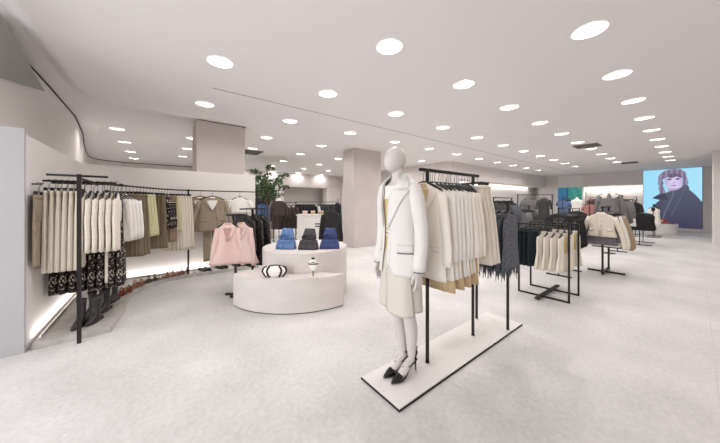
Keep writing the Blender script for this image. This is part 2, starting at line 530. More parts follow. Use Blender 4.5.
def ceiling(name, outer, z, holes):
    polys = [[Vector((x, y, 0)) for x, y in outer]]
    for (x, y) in holes:
        polys.append([Vector((x + .140 * math.cos(2 * PI * k / 20), y + .140 * math.sin(2 * PI * k / 20), 0)) for k in range(20)])
    tris = tessellate_polygon(polys)
    flat = [p for q in polys for p in q]
    mb = MB(); mb.add([(p.x, p.y, z) for p in flat], [tuple(t) for t in tris])
    return struct(name, mb, M_ceil)
E_path = [(-.93, -1.6), (-.93, 3.0), (-.93, 5.55), (-.88, 5.85), (-.76, 6.05), (-.55, 6.14), (0.2, 6.14), (1.55, 6.14)]
E_off = [(-1.10, -1.6), (-1.10, 3.0), (-1.10, 5.72), (-1.04, 6.06), (-.88, 6.27), (-.6, 6.40), (0.2, 6.40), (1.55, 6.40)]
main_outer = E_path + [(1.55, 15.6), (9.9, 15.6), (9.9, 6.9), (21.2, 6.9), (21.2, -1.6)]
ceiling('ceiling', main_outer, CEIL, [(x, y) for x, y, z, r in LIGHTS if z == CEIL])
mb = MB()
n = len(E_path); vs = []
for i in range(n):
    for q in range(7):
        t = q / 6; s_ = t * t * (3 - 2 * t)
        vs.append((E_path[i][0] + (E_off[i][0] - E_path[i][0]) * t, E_path[i][1] + (E_off[i][1] - E_path[i][1]) * t, CEIL + (RAISE - CEIL) * s_))
mb.add(vs, [(i * 7 + q, (i + 1) * 7 + q, (i + 1) * 7 + q + 1, i * 7 + q + 1) for i in range(n - 1) for q in range(6)])
struct('ceiling_cove', mb, M_ceil, smooth=True)
raised_outer = E_off + [(1.55, 15.6), (-3.6, 15.6), (-3.6, -1.6)]
ceiling('ceiling_raised', raised_outer, RAISE, [(x, y) for x, y, z, r in LIGHTS if z == RAISE])
struct('ceiling_step', MB().box((1.56, 11.15, 3.16), (.02, 8.9, .12)), M_ceil)
struct('ceiling_light_block', MB().prism([(-3.7, -1.7), (21.3, -1.7), (21.3, 16), (-3.7, 16)], 3.42, 3.5), M_ceil)  # unseen cover over both ceilings, added to keep sky light from leaking in
struct('trim_5', MB().box((10.45, 4.36, CEIL - .0006), (19.66, .014, .001)), M_gap)

# downlights
def make_downlight():
    t = empty('downlight'); tag(t, cat='ceiling light')
    MB().lathe([(.139, .001), (.139, -.004), (.151, -.004), (.153, .0005)], 28).build('trim_ring', M_lampw, t, smooth=False)
    MB().lathe([(.139, 0), (.137, .05), (.125, .085), (.09, .108), (.0, .114)], 28).build('dish', M_lampw, t, smooth=True)
    mb = MB(); mb.lathe([(.0, .106), (.075, .104), (.075, .109)], 24); mb.build('lens', M_lens, t)
    for s in (-1, 1):
        b = MB(); b.lathe([(.0, .06), (.014, .062), (.02, .075), (.016, .09), (.012, .106)], 12, (s * .045, 0, 0)); b.build('bulb', M_bulb, t, smooth=True)
    return t
dl = make_downlight()
ld = bpy.data.lights.new('downlight_lamp', 'SPOT')
ld.spot_size = R(168); ld.spot_blend = .8
ld.energy = LAMP_W; ld.shadow_soft_size = 0.025; ld.color = (1.0, 0.972, 0.945)
cnt = {}
for (x, y, z, rowname) in LIGHTS:
    k = cnt.get(rowname, 0); cnt[rowname] = k + 1
    place(dl, (x, y, z), 0, 'round recessed downlight, %s in the %s' % (ORD[k], rowname), 'recessed ceiling downlights')
    lo = bpy.data.objects.new('downlight_lamp', ld); SC.collection.objects.link(lo)
    lo.location = (x, y, z + .04)

# walls
struct('wall_left', MB().prism([(-1.31, 3.87), (-1.32, 6.0), (-1.36, 7.75), (-1.55, 9.6), (-1.80, 11.3), (-2.02, 13.0), (-2.14, 14.3), (-2.08, 14.8), (-1.8, 15.2), (-1.3, 15.38), (-1.3, 15.6), (-2.6, 15.6), (-2.6, 3.87)], 0, RAISE), M_wallw)
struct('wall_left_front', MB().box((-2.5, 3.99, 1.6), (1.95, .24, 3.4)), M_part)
struct('wall_back', MB().box((3.9, 15.5, 1.6), (11.6, .24, 3.4)), M_wall)
struct('wall_front', MB().box((8.8, -1.56, 1.6), (25, .12, 3.4)), M_wall)
# low lining partitions of the left niche
struct('wall_niche_left', MB().box((-1.15, 5.03, 1.03), (.298, 2.30, 2.06)), M_wallw, bevel=.004)
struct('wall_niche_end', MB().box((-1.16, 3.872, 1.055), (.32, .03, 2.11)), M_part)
struct('wall_niche_back', MB().box((.225, 6.3, 1.02), (3.05, .2, 2.04)), M_wallw, bevel=.004)
mb = MB(); mb.prism([(-.999, 6.199)] + [(-.6 - .4 * math.cos(R(a)) , 5.8 + .4 * math.sin(R(a))) for a in range(0, 91, 10)], 0, 2.04)
struct('wall_niche_corner', mb, M_wallw, smooth=False)
WL = [(-1.31, 3.0), (-1.32, 6.0), (-1.36, 7.75), (-1.55, 9.6), (-1.80, 11.3), (-2.02, 13.0), (-2.14, 14.3), (-2.08, 14.8), (-1.8, 15.2), (-1.3, 15.375)]
mb = MB(); mb.tube([(x + .006, y, RAISE - .012) for x, y in WL], .012, 4); struct('trim_6', mb, M_gap)
struct('trim_7', MB().box((.1, 15.37, RAISE - .02), (2.8, .012, .02)), M_gap)
# grey soffit box tapering along the wall
mb = MB()
top = [(-.93, .9, 3.0), (-1.06, 3.62, 3.0), (-1.285, 5.68, 2.995)]
bot = [(-1.29, .9, 2.50), (-1.29, 4.3, 2.68), (-1.29, 5.68, 2.99)]
vs = [top[0], top[1], top[2], bot[1], bot[0], (-1.295, .9, 3.012), (-.94, .9, 3.012), (-1.07, 3.62, 3.012), (-1.29, 5.6, 3.005)]
mb.add(vs, [(0, 1, 3, 4), (1, 2, 3), (0, 1, 7, 6), (1, 2, 8, 7), (0, 4, 5, 6), (5, 6, 7, 8), (4, 3, 2, 8, 5)])
struct('trim_8', mb, M_greypan)
# boxed column over the niche partition, big column, right pillar
struct('column_boxed', MB().box((1.08, 6.70, 2.57), (.94, .80, 1.10)), M_column, bevel=.004)
struct('column_big', MB().box((5.33, 6.77, 1.55), (1.12, .60, 3.1)), M_column, bevel=.005)
struct('column_right', MB().box((14.9, -.92, 1.55), (1.1, 1.16, 3.1)), M_wallw, bevel=.005)
# hall block to the right of the far left hall with its recessed clothing niche
struct('wall_hall', MB().box((9.56, 11.0, 1.55), (.24, 9.2, 3.1)), M_wall)
struct('wall_niche_far_back', MB().box((15.3, 7.0, 1.55), (11.8, .12, 3.1)), M_wallw)
struct('bulkhead_aisle', MB().box((14.95, 6.5, 2.75), (11.0, .7, .7)), M_wall)
struct('wall_niche_far_end', MB().box((9.8, 6.52, 1.2), (.6, .74, 2.4)), M_wall)
struct('wall_end_corner', MB().box((20.7, 6.0, 1.55), (.8, 1.05, 3.1)), M_wall)
struct('wall_end', MB().box((21.15, 2.7, 1.55), (.1, 8.7, 3.1)), M_wallw)
struct('bulkhead_end', MB().box((20.65, 2.98, 2.73), (.7, 2.5, .74)), M_wall)
struct('wall_end_screen', MB().box((20.65, .05, 1.55), (.66, 3.36, 3.1)), M_wall)
struct('wall_end_panel', MB().box((20.65, 4.86, 1.55), (.62, 1.26, 3.1)), M_wallw)
# far left hall bulkhead
struct('bulkhead_back', MB().box((5.6, 14.6, 2.7), (8.0, .6, .8)), M_wall)
struct('wall_back_pier', MB().box((5.35, 14.55, 1.15), (.5, .55, 2.3)), M_wallw)
struct('wall_back_end', MB().box((8.9, 14.55, 1.15), (1.0, .55, 2.3)), M_wallw)
struct('wall_hall_screen', MB().box((2.3, 14.7, 1.15), (.12, .6, 2.3)), M_wallw)

# LED coves
def cove(name, c, d, rot, sx, sy, w):
    o = MB().box(c, d).build(name, M_led); tag(o, kind='structure')
    area_light(name + '_glow', (c[0], c[1], c[2] + (.02 if rot[0] > 1 or True else 0)), rot, sx, sy, w, (1, .965, .92))
M_dim = mat('led_diffuser', (255, 248, 240), .5, emit=.7)
for nm_, c_, d_, rot_, sx_l, sy_l, w_ in (('trim_9', (-.948, 4.98, .066), (.014, 1.9, .006), (0, R(150), 0), .02, 1.9, 2.6),
                                    ('trim_10', (.50, 6.135, .066), (2.1, .014, .006), (R(150), 0, 0), 2.1, .02, 3.4)):
    struct(nm_, MB().box(c_, d_), M_dim)
    area_light(nm_ + '_glow', (c_[0], c_[1], c_[2] + .012), rot_, sx_l, sy_l, w_, (1, .97, .93))
struct('trim_14', MB().box((-.936, 4.98, .072), (.006, 1.9, .026)), M_ledge)
struct('trim_15', MB().box((.50, 6.122, .072), (2.1, .006, .026)), M_ledge)
def downcove(name, c, d, sx, sy, w):
    o = MB().box(c, d).build(name, M_led); tag(o, kind='structure')
    area_light(name + '_glow', (c[0], c[1], c[2] - .012), (0, 0, 0), sx, sy, w, (1, .965, .92))
downcove('trim_11', (14.9, 6.88, 2.40), (9.4, .05, .01), 9.4, .05, 40)
downcove('trim_12', (20.93, 2.98, 2.352), (.05, 2.4, .01), .05, 2.4, 16)
struct('trim_13', MB().box((20.31, 5.54, 1.2), (.06, .14, 2.4)), M_plinth)

# ceiling vents
def vent(loc, sx, sy, label):
    t = empty('ceiling_vent', loc); tag(t, label, 'vent')
    mb = MB()
    for (cx, cy, w, h) in ((0, sy / 2, sx, .03), (0, -sy / 2, sx, .03), (sx / 2, 0, .03, sy), (-sx / 2, 0, .03, sy)): mb.box((cx, cy, -.006), (w, h, .012))
    mb.build('frame', M_vent, t)
    MB().box((0, 0, -.001), (sx, sy, .002)).build('backing', M_ventd, t)
    mb = MB()
    for k in range(12): mb.box((-sx / 2 + sx * (k + .5) / 12, 0, -.006), (.012, sy, .008))
    mb.build('slats', M_vent, t)
vent((10.12, 2.0, CEIL), .62, .55, 'dark square grille in the ceiling nearer the camera, right half of the room')
vent((15.9, 1.75, CEIL), .7, .5, 'small dark ceiling grille nearest the video screen')
vent((2.4, 9.2, CEIL), .7, .8, 'grey ceiling grille beside the boxed column')

# ================================================================== LEDGES (left niche)
def ledge(name, poly, label):
    mb = MB(); mb.prism(poly, 0.0, .06)
    o = mb.build(name, M_ledge, bevel=.004); tag(o, label, 'display ledge')
arc = [(-.38 + (.38 + .0) * 0, 5.0)]
front = [(-.42, 3.90), (-.345, 4.5), (-.345, 5.1), (-.27, 5.38), (-.117, 5.60), (.10, 5.74), (.336, 5.80), (.52, 5.83)]
ledge('display_ledge', [(-.965, 3.895), ] + front + [(.52, 6.165), (-.3, 6.165), (-.65, 6.07), (-.88, 5.88), (-.965, 5.6)],
      'low grey concrete ledge curving along the foot of the left niche')
ledge('display_ledge', [(.56, 5.83), (1.72, 5.83), (1.72, 6.165), (.56, 6.165)], 'short straight low grey ledge under the taupe suit')

# ================================================================== WALL RAIL (left niche)
def tube_part(name, pts, r, m, parent, n=8, **k):
    mb = MB(); mb.tube(pts, r, n); return mb.build(name, m, parent, smooth=True, **k)
rail_t = empty('wall_garment_rail', (-.636, 3.80, 0)); tag(rail_t, 'black steel garment rail on posts curving around the left niche', 'clothes rail')
def rl(p): return (p[0] + .636, p[1] - 3.80, p[2])
def bezier_pts(P, n=8):
    out = []
    for i in range(len(P) - 1):
        p0 = Vector(P[max(i - 1, 0)]); p1 = Vector(P[i]); p2 = Vector(P[i + 1]); p3 = Vector(P[min(i + 2, len(P) - 1)])
        for k in range(n):
            t = k / n
            out.append(.5 * ((2 * p1) + (p2 - p0) * t + (2 * p0 - 5 * p1 + 4 * p2 - p3) * t * t + (3 * p1 - p0 - 3 * p2 + p3) * t ** 3))
    out.append(Vector(P[-1])); return out
ZR = 1.64
RAILP = [(-.636, 3.82, 1.66), (-.555, 4.33, ZR), (-.36, 4.76, ZR), (-.13, 5.25, ZR), (.12, 5.68, ZR), (.438, 5.88, ZR), (1.0, 5.93, ZR), (1.71, 5.94, ZR)]
RAILC = bezier_pts(RAILP, 10)
for (x, y, z0, z) in ((-.636, 3.80, .0, 1.70), (.438, 5.88, .06, 1.66), (1.71, 5.94, .06, 1.66)):
    mb = MB(); mb.box((x + .636, y - 3.80, (z0 + z) / 2), (.03, .03, z - z0)); mb.build('post', M_black, rail_t)
tube_part('curved_rail', [rl(p) for p in RAILC], .011, M_black, rail_t)
for (y, u0, u1, z) in ((3.83, -.86, -.43, 1.685), (4.21, -.97, -.40, 1.645), (4.50, -.97, -.36, 1.64)):
    tube_part('rail_arm', [rl((u0, y, z)), rl((u1, y, z))], .011, M_black, rail_t)
tube_part('link_bar', [rl((-.636, 3.83, 1.66)), rl((-.60, 4.50, 1.625))], .009, M_black, rail_t)

# near rails: cream skirts, lace tops, floral dresses
lace = make_top('lace_top', 'top', M_lace, L=.66, w=.18, hd=.023, sl=.56, fold=.005, sway=.004)
skirtc = make_skirt('pleated_skirt', 'skirt', M_cream2, L=.84, w=.15, hd=.022, hem=1.25, nf=18, amp=.006, hdm=1.25)
floral = make_dress('floral_dress', 'dress', M_floral, L=1.12, w=.16, hd=.028, amp=.008, hem=1.2)
RZU = R(-90)
for k in range(6):
    place(skirtc, (-.925 + .045 * k, 4.21, 1.645), RZU, 'cream pleated skirt, %s from the wall on the left niche rail' % ORD[k], 'cream pleated skirts on the near rail')
for k in range(6):
    place(lace, (-.665 + .054 * k, 4.21, 1.645), RZU, 'ecru lace top, %s from the black end post' % ORD[k], 'ecru lace tops on the near rail')
for k in range(8):
    place(floral, (-.93 + .075 * k + (.02 if k > 5 else 0), 4.50, 1.64), RZU, 'long black floral print dress, %s from the wall behind the skirts' % ORD[k], 'black floral dresses on the near rail')
ivt = make_trousers('ivory_trousers', 'trousers', M_ivory, L=1.08, w=.11, hd=.016)
place(ivt, (-.50, 4.42, 1.64), RZU, 'long ivory trousers hanging among the floral dresses behind the lace tops')
tro = make_trousers('olive_trousers', 'trousers', M_taupe, L=.70, w=.13, hd=.018)
place(tro, (-.955, 4.04, 1.60), R(-90), 'taupe trousers clipped to a hook on the left wall')
mb = MB(); mb.tube([(-1.002, 4.04, 1.60), (-.935, 4.04, 1.60), (-.925, 4.04, 1.615)], .009, 8)
wh = mb.build('wall_hook', M_hook, smooth=True); tag(wh, 'small steel hook on the left wall holding taupe trousers', 'hook')

# long curved rail: positions by arc length
def on_rail(t):
    n = len(RAILC) - 1; f = t * n; i = min(int(f), n - 1); q = f - i
    p = RAILC[i].lerp(RAILC[i + 1], q); d = (RAILC[i + 1] - RAILC[i]).normalized()
    return p, math.atan2(d.y, d.x) - PI / 2
wtop = make_top('white_blouse', 'blouse', M_white, L=.60, w=.19, hd=.026, sl=.5, seed=1)
oliv = make_skirt('olive_skirt', 'skirt', M_olive, L=.86, w=.17, hd=.018, nf=22, amp=.007, hem=1.15, seed=2)
limes = make_skirt('pale_green_skirt', 'skirt', M_lime, L=.62, w=.15, hd=.018, nf=18, amp=.007, hem=1.3, seed=3)
brs = make_skirt('brown_skirt', 'skirt', M_brown, L=.62, w=.16, hd=.018, nf=12, amp=.005, hem=1.05, seed=4)
flt = make_top('floral_blouse', 'blouse', M_floral, L=.55, w=.18, hd=.02, sl=.45, seed=5)
tnt = make_skirt('tan_skirt', 'skirt', M_camel, L=.80, w=.15, hd=.018, nf=10, amp=.005, hem=1.05, seed=6)
ivs = make_skirt('ivory_pleated_skirt', 'skirt', M_cream2, L=.98, w=.15, hd=.018, nf=20, amp=.008, hem=1.35, seed=7)
seq = [(wtop, 4, 'white short blouse'), (oliv, 3, 'olive pleated skirt'), (limes, 3, 'pale yellow-green skirt'), (brs, 2, 'brown skirt'),
       (oliv, 1, None), (flt, 3, 'black floral blouse'), (tnt, 2, 'tan skirt'), (limes, 1, None), (ivs, 5, 'long ivory pleated skirt')]
t0, t1 = .20, .70
tot = sum(q[1] for q in seq); i = 0; cc = {}
LBL = {wtop.name: 'white blouse', oliv.name: 'olive pleated skirt', limes.name: 'pale yellow-green skirt', brs.name: 'brown skirt', flt.name: 'black floral blouse', tnt.name: 'tan skirt', ivs.name: 'long ivory pleated skirt'}
for g, nn, _ in seq:
    for k in range(nn):
        p, a = on_rail(t0 + (t1 - t0) * i / (tot - 1)); i += 1
        c = cc.get(LBL[g.name if g.name in LBL else g.name], 0); cc[LBL[g.name]] = c + 1
        place(g, tuple(p), a * .75, '%s on the curved rail, %s of its kind from the lace tops' % (LBL[g.name], ORD[c]), LBL[g.name] + 's on the curved rail')

# suit, white blouse, charcoal skirt on the straight end of the rail
tbl = make_jacket('taupe_blazer', 'blazer', M_taupe, L=.68, w=.25, hd=.05, lining=M_white, button=M_brown, sl=.60, out=.13)
place(tbl, (.84, 5.89, ZR), R(-6), 'taupe blazer with notched lapels hanging face out in front, over taupe trousers')
place(tbl, (.64, 5.97, ZR), R(-22), 'second taupe blazer half hidden at the side of the front one')
tt = make_trousers('taupe_trousers', 'trousers', M_taupe, L=1.05, w=.14, hd=.022)
place(tt, (.84, 6.01, ZR - .25), R(0), 'taupe tapered trousers below the blazer')
wb = make_top('white_cropped_blouse', 'blouse', M_white, L=.32, w=.19, hd=.03, sl=.14, out=.06, sr=.06, seed=3)
place(wb, (1.36, 5.94, ZR), R(-8), 'white cropped short-sleeved blouse hanging near the end of the curved rail')
cs = make_skirt('charcoal_skirt', 'skirt', M_char, L=.45, w=.17, hd=.03, nf=8, amp=.004, hem=1.1)
place(cs, (1.38, 6.02, ZR - .40), R(-8), 'charcoal knit skirt hanging below the white cropped blouse')

# ================================================================== SHOES ON THE LEDGE
def make_sandal(name, m, heel=.05, cat='sandal'):
    t = empty(name); tag(t, cat=cat)
    rings = []
    for i in range(9):
        q = i / 8; y = .12 - .24 * q
        hw = .024 + .016 * math.sin(PI * q ** .8); z = heel * max(0, 1 - q * 1.7) ** 1.3
        rings.append([(-hw, y, z), (hw, y, z), (hw, y, z + .012), (-hw, y, z + .012)])
    mb = MB(); mb.loft(rings); mb.build('sole', m, t)
    MB().box((0, .105, heel / 2), (.03, .03, heel)).build('heel', m, t)
    for y, h in ((-.055, .045), (-.02, .05), (.09, .085)):
        z = heel * max(0, 1 - (.12 - y) / .24 * 1.7) ** 1.3
        mb = MB(); mb.tube([(-.036, y, z + .008), (-.03, y, z + h * .7), (0, y - .008, z + h), (.03, y, z + h * .7), (.036, y, z + .008)], .007, 6)
        mb.build('strap', m, t, smooth=True)
    return t
s1 = make_sandal('sandal', M_san1); s2 = make_sandal('sandal', M_san2); s3 = make_sandal('sandal', M_san3)
pos = [(-.50, 5.05, .4), (-.42, 5.12, .4), (-.38, 5.40, .5), (-.30, 5.44, .5), (-.22, 5.62, .7), (-.14, 5.68, .7), (.03, 5.80, .9), (.11, 5.83, .9), (.25, 5.90, 1.0), (.33, 5.93, 1.0)]
nm = ['tan', 'red-brown', 'olive brown']
for k, (x, y, a) in enumerate(pos):
    pr = (s2, s1, s3, s1, s2)[k // 2]; w = {0: 1, 1: 0, 2: 2, 3: 0, 4: 1}[k // 2]
    place(pr, (x, y, .061), -a - .5, '%s leather strappy sandal, %s of the %s pair along the curved ledge' % (nm[w], ('left', 'right')[k % 2], ORD[k // 2]), 'strappy sandals on the curved ledge')
def make_flat(name, m):
    t = empty(name); tag(t, cat='shoe')
    rings = []
    for i in range(10):
        q = i / 9; y = .12 - .25 * q; hw = .026 + .014 * math.sin(PI * q ** .8) - .02 * max(0, q - .85) / .15
        h = .055 - .03 * q if q > .55 or q < .12 else .045
        rings.append([(hw * math.cos(a), y, max(0.0, .022 + h * .5 * math.sin(a) + .003)) for a in [2 * PI * k / 12 for k in range(12)]])
    mb = MB(); mb.loft(rings); mb.build('upper', m, t, smooth=True)
    MB().box((0, 0, .006), (.06, .22, .012)).build('sole', m, t)
    MB().ball((0, -.06, .055), (.022, .015, .01)).build('bow', m, t, smooth=True)
    return t
fl = make_flat('ballet_flat', M_boot)
for k, (x, y) in enumerate([(.68, 5.98), (.77, 5.98), (.98, 5.98), (1.07, 5.98), (1.3, 5.98), (1.39, 5.98)]):
    place(fl, (x, y, .061), R(20), 'black flat shoe, %s along the straight ledge under the suit' % ORD[k], 'black flat shoes on the straight ledge')
def make_boot():
    t = empty('ankle_boot'); tag(t, cat='boot')
    rings = []
    for (y, z, hw, hl) in [(.02, .36, .05, .055), (.02, .30, .045, .05), (.025, .2, .038, .045), (.02, .13, .038, .05), (-.01, .085, .042, .085), (-.03, .05, .045, .115), (-.035, .02, .044, .125), (-.035, .004, .042, .12)]:
        rings.append([(hw * math.cos(2 * PI * k / 18), y + hl * math.sin(2 * PI * k / 18), z) for k in range(18)])
    rings = [[(x * .8, y * .85, z * .8) for x, y, z in r_] for r_ in rings]
    mb = MB(); mb.loft(rings); mb.build('shaft', M_boot, t, smooth=True)
    MB().box((0, .07, .02), (.045, .04, .04)).build('heel', M_boot, t)
    MB().lathe([(.042, .28), (.044, .288), (.04, .293), (.032, .28)], 18, (0, .017, 0)).build('cuff', M_boot, t, smooth=True)
    return t
bt = make_boot()
for k, (x, y, a) in enumerate([(-.68, 4.12, 20), (-.57, 4.17, 25), (-.64, 4.42, 20), (-.53, 4.50, 25), (-.60, 4.76, 20), (-.49, 4.86, 25)]):
    place(bt, (x, y, .061), R(-a), 'black leather ankle boot, %s from the end post along the front of the ledge' % ORD[k], 'black ankle boots under the floral dresses')

# ================================================================== ROUND DISPLAY PODIUMS
def arcpts(cx, cy, r, a0, a1, n): return [(cx + r * math.cos(R(a0 + (a1 - a0) * k / n)), cy + r * math.sin(R(a0 + (a1 - a0) * k / n))) for k in range(n + 1)]
def W(X, Y):
    c, s = math.cos(R(37.7)), math.sin(R(37.7)); return (X * c + Y * s, -X * s + Y * c)
# lower crescent (fan) in front of the upper drum, both in plan metres seen from the entrance
upc = (-.88, 4.22)
outer = []
cx, cy, rr = -.98, 4.40, 1.13
angs = [228 - 0 + (312 - 228) * k / 30 for k in range(31)]
outer = [(cx + rr * math.cos(R(a)), cy + rr * math.sin(R(a))) for a in angs]
inner = [(upc[0] + .672 * math.cos(R(a)), upc[1] + .672 * math.sin(R(a))) for a in [300 - 90 * k / 20 for k in range(21)]]
poly = [W(*p) for p in outer + inner]
mb = MB(); mb.prism(poly, .012, .44)
lowp = mb.build('display_podium', M_podium, bevel=.004); tag(lowp, 'low curved plaster display podium holding the white handbag', 'podium')
mb = MB(); mb.prism([W(cx + (p[0] - cx) * .99, cy + (p[1] - cy) * .99) for p in outer] + [W(*p) for p in inner], 0, .012); mb.build('shadow_plinth', M_gap, lowp)
ux, uy = W(*upc)
mb = MB(); mb.lathe([(.655, .012), (.66, .016), (.66, .711), (.656, .715), (0, .715)], 64, (0, 0, 0)); 
upp = mb.build('display_podium', M_podium); upp.location = (ux, uy, 0); tag(upp, 'taller round plaster display podium carrying the folded jeans', 'podium')
mb = MB(); mb.lathe([(0, 0), (.645, 0), (.645, .012)], 48); mb.build('shadow_plinth', M_gap, upp)

# handbag
hx, hy = W(-1.12, 3.42)
t = empty('handbag', (hx, hy, .441), R(-30)); tag(t, 'white round handbag with black stripes on the low podium', 'handbag')
mb = MB()
c = Cloth([(.135, .09, .025), (.125, .135, .045), (.08, .155, .065), (.025, .125, .055), (0.0, .09, .04)], 0, 0)
c.shell(mb, nz=12, na=40); mb.build('bag_body', M_white, t, smooth=True)
for a in (-165, -122, -58, -15, 58, 122):
    mb = MB(); pts = [c.p(R(a), .133 - .13 * k / 10, .002) for k in range(11)]; mb.tube(pts, .013, 6); mb.build('stripe', M_blk, t, smooth=True)
mb = MB(); mb.tube([(-.09, 0, .128), (-.05, 0, .145), (0, 0, .148), (.05, 0, .145), (.09, 0, .128)], .008, 8); mb.build('top_handle', M_blk, t, smooth=True)
# jewellery stand
hx, hy = W(-.61, 3.38)
t = empty('accessory_stand', (hx, hy, .441), R(-35)); tag(t, 'small white oval accessory stand with a black strap on the low podium', 'display stand')
MB().lathe([(0, 0), (.065, 0), (.07, .005), (.065, .012), (.01, .014)], 28).build('base', M_beige, t, smooth=True)
MB().lathe([(.007, .012), (.007, .09)], 10).build('stem', M_blk, t, smooth=True)
c = Cloth([(.235, .012, .008), (.22, .035, .018), (.18, .058, .026), (.12, .045, .022), (.085, .012, .01)], 0, 0, e=1)
mb = MB(); c.shell(mb, nz=10, na=28); mb.build('oval_form', M_white, t, smooth=True)
mb = MB(); mb.tube([c.p(R(a), .175, .004) for a in range(0, 361, 20)], .006, 6); mb.build('strap', M_blk, t, smooth=True)
mb = MB(); mb.tube([c.p(R(-170), .175, .004), c.p(R(-90), .20, .006), c.p(R(-10), .175, .004)], .005, 6); mb.build('strap', M_blk, t, smooth=True)
MB().ball((0, 0, .245), (.022, .016, .014)).build('knob', M_blk, t, smooth=True)

# folded jeans
def make_jeans(m, name):
    t = empty(name); tag(t, cat='jeans')
    mb = MB(); mb.tube([(0, 0, 0), (0, .0, .004)], .001, 4)
    rings = []
    for z, hw, hd, cy in [(0, .15, .07, 0), (.05, .145, .066, .0), (.12, .128, .055, .01), (.135, .12, .05, .015)]:
        rings.append([(hw * math.copysign(abs(math.cos(a)) ** .35, math.cos(a)), cy + hd * math.copysign(abs(math.sin(a)) ** .35, math.sin(a)), z) for a in [2 * PI * k / 32 for k in range(32)]])
    mb = MB(); mb.loft(rings); mb.build('folded_leg', m, t, smooth=True)
    rings = []
    for z, hw, hd, cy in [(.135, .11, .035, .04), (.20, .10, .028, .06), (.27, .08, .02, .075), (.29, .075, .018, .078)]:
        rings.append([(hw * math.copysign(abs(math.cos(a)) ** .5, math.cos(a)), cy + hd * math.copysign(abs(math.sin(a)) ** .5, math.sin(a)), z + .012 * math.cos(a) ** 2) for a in [2 * PI * k / 32 for k in range(32)]])
    mb = MB(); mb.loft(rings); mb.build('seat_panel', m, t, smooth=True)
    mb = MB(); mb.tube([(-.105, .01, .17), (-.06, .02, .215), (0, .02, .20), (.06, .02, .215), (.105, .01, .17)], .014, 8); mb.build('waistband', m, t, smooth=True)
    for s in (-1, 1):
        MB().box((s * .06, .035, .20), (.05, .006, .05), rot=Matrix.Rotation(R(-15), 3, 'X')).build('pocket', m, t)
    return t
for (X, Y, m, lab) in ((-1.115, 3.92, M_blue, 'mid blue'), (-.77, 3.88, M_blackd, 'washed black'), (-.46, 3.95, M_navy, 'dark navy')):
    x, y = W(X, Y); j = make_jeans(m, 'folded_jeans'); place(j, (x, y, .716), R(-37.7) + random.uniform(-.15, .1), '%s denim folded upright on the round podium' % lab, None)

# ================================================================== STANDS WITH BLOUSES BY THE PODIUM
def tstand(loc, h, rz, label, name='display_stand', arm=.28, foot=.16, mfoot=True, posts=1, sep=.3):
    t = empty(name, loc, rz); tag(t, label, 'garment stand')
    for k in range(posts):
        y = 0 if posts == 1 else (-sep / 2 + sep * k)
        MB().box((0, y, h / 2 + .006), (.028, .028, h - .012)).build('post', M_black, t)
    if mfoot:
        MB().box((0, 0, .015), (foot * 2, .05, .03)).build('foot_bar', M_black, t)
        MB().box((0, 0, .016), (.05, max(foot * 2, sep), .028)).build('foot_bar', M_black, t)
    mb = MB(); mb.tube([(0, -arm, h), (0, arm, h)], .012, 8); mb.build('arm', M_black, t, smooth=True)
    return t
sx_, sy_ = W(-1.90, 3.97)
tstand((sx_, sy_, 0), 1.22, R(-127.7), 'black stand carrying two blush satin blouses left of the round podiums', arm=.14, foot=.13)
pk = make_jacket('satin_blouse', 'blouse', M_pink, L=.62, w=.155, hd=.05, lapel=True, lining=M_rosed, pockets=False, sl=.56, sway=.02, button=M_rose, hem=1.75, out=.08)
rs = make_jacket('satin_blouse', 'blouse', M_rose, L=.62, w=.155, hd=.05, lapel=True, lining=M_rosed, pockets=False, sl=.56, sway=.025, button=M_rose, hem=1.8, out=.08, seed=3)
px_, py_ = W(-1.995, 3.93); place(pk, (px_, py_, 1.22), R(-20), 'blush pink satin blouse on its stand, on the side nearer the taupe suit')
px_, py_ = W(-1.82, 4.02); place(rs, (px_, py_, 1.22), R(-52), 'rose satin blouse on the same stand, on the side nearer the round podiums')
sx2, sy2 = W(-1.90, 4.60)
tstand((sx2, sy2, 0), 1.30, R(-72), 'black stand behind the blush blouses carrying dotted black coats', arm=.24, foot=.13)
dc = make_jacket('dotted_coat', 'coat', M_dots, L=.86, w=.22, hd=.04, lapel=True, pockets=False, sl=.6, lining=M_char)
d = Vector((-math.sin(R(-72)), math.cos(R(-72)), 0))
place(dc, tuple(Vector((sx2, sy2, 1.30)) - d * .12), R(-72), 'black dotted coat nearer the blush blouse')
place(dc, tuple(Vector((sx2, sy2, 1.30)) + d * .03), R(-72), 'black dotted coat on the podium side of its stand')
place(dc, tuple(Vector((sx2, sy2, 1.30)) + d * .17), R(-72), 'black dotted coat last on its stand, nearest the plant')

# ================================================================== MANNEQUIN PLATFORM
PX0, PX1, PY0, PY1 = 1.287, 3.30, 1.229, 1.64
plat = MB().box(((PX0 + PX1) / 2, (PY0 + PY1) / 2, .0105), (PX1 - PX0, PY1 - PY0, .019)).build('display_platform', M_plinth)
tag(plat, 'thin white rectangular platform under the mannequin and the white garment rack', 'platform')
mb = MB()
for (x, y, w, h) in (((PX0 + PX1) / 2, PY0 - .003, PX1 - PX0 + .012, .006), ((PX0 + PX1) / 2, PY1 + .003, PX1 - PX0 + .012, .006), (PX0 - .003, (PY0 + PY1) / 2, .006, PY1 - PY0), (PX1 + .003, (PY0 + PY1) / 2, .006, PY1 - PY0)):
    mb.box((x, y, .007), (w, h, .014))
mb.build('edge_band', M_gap, plat)
PZ = .0215

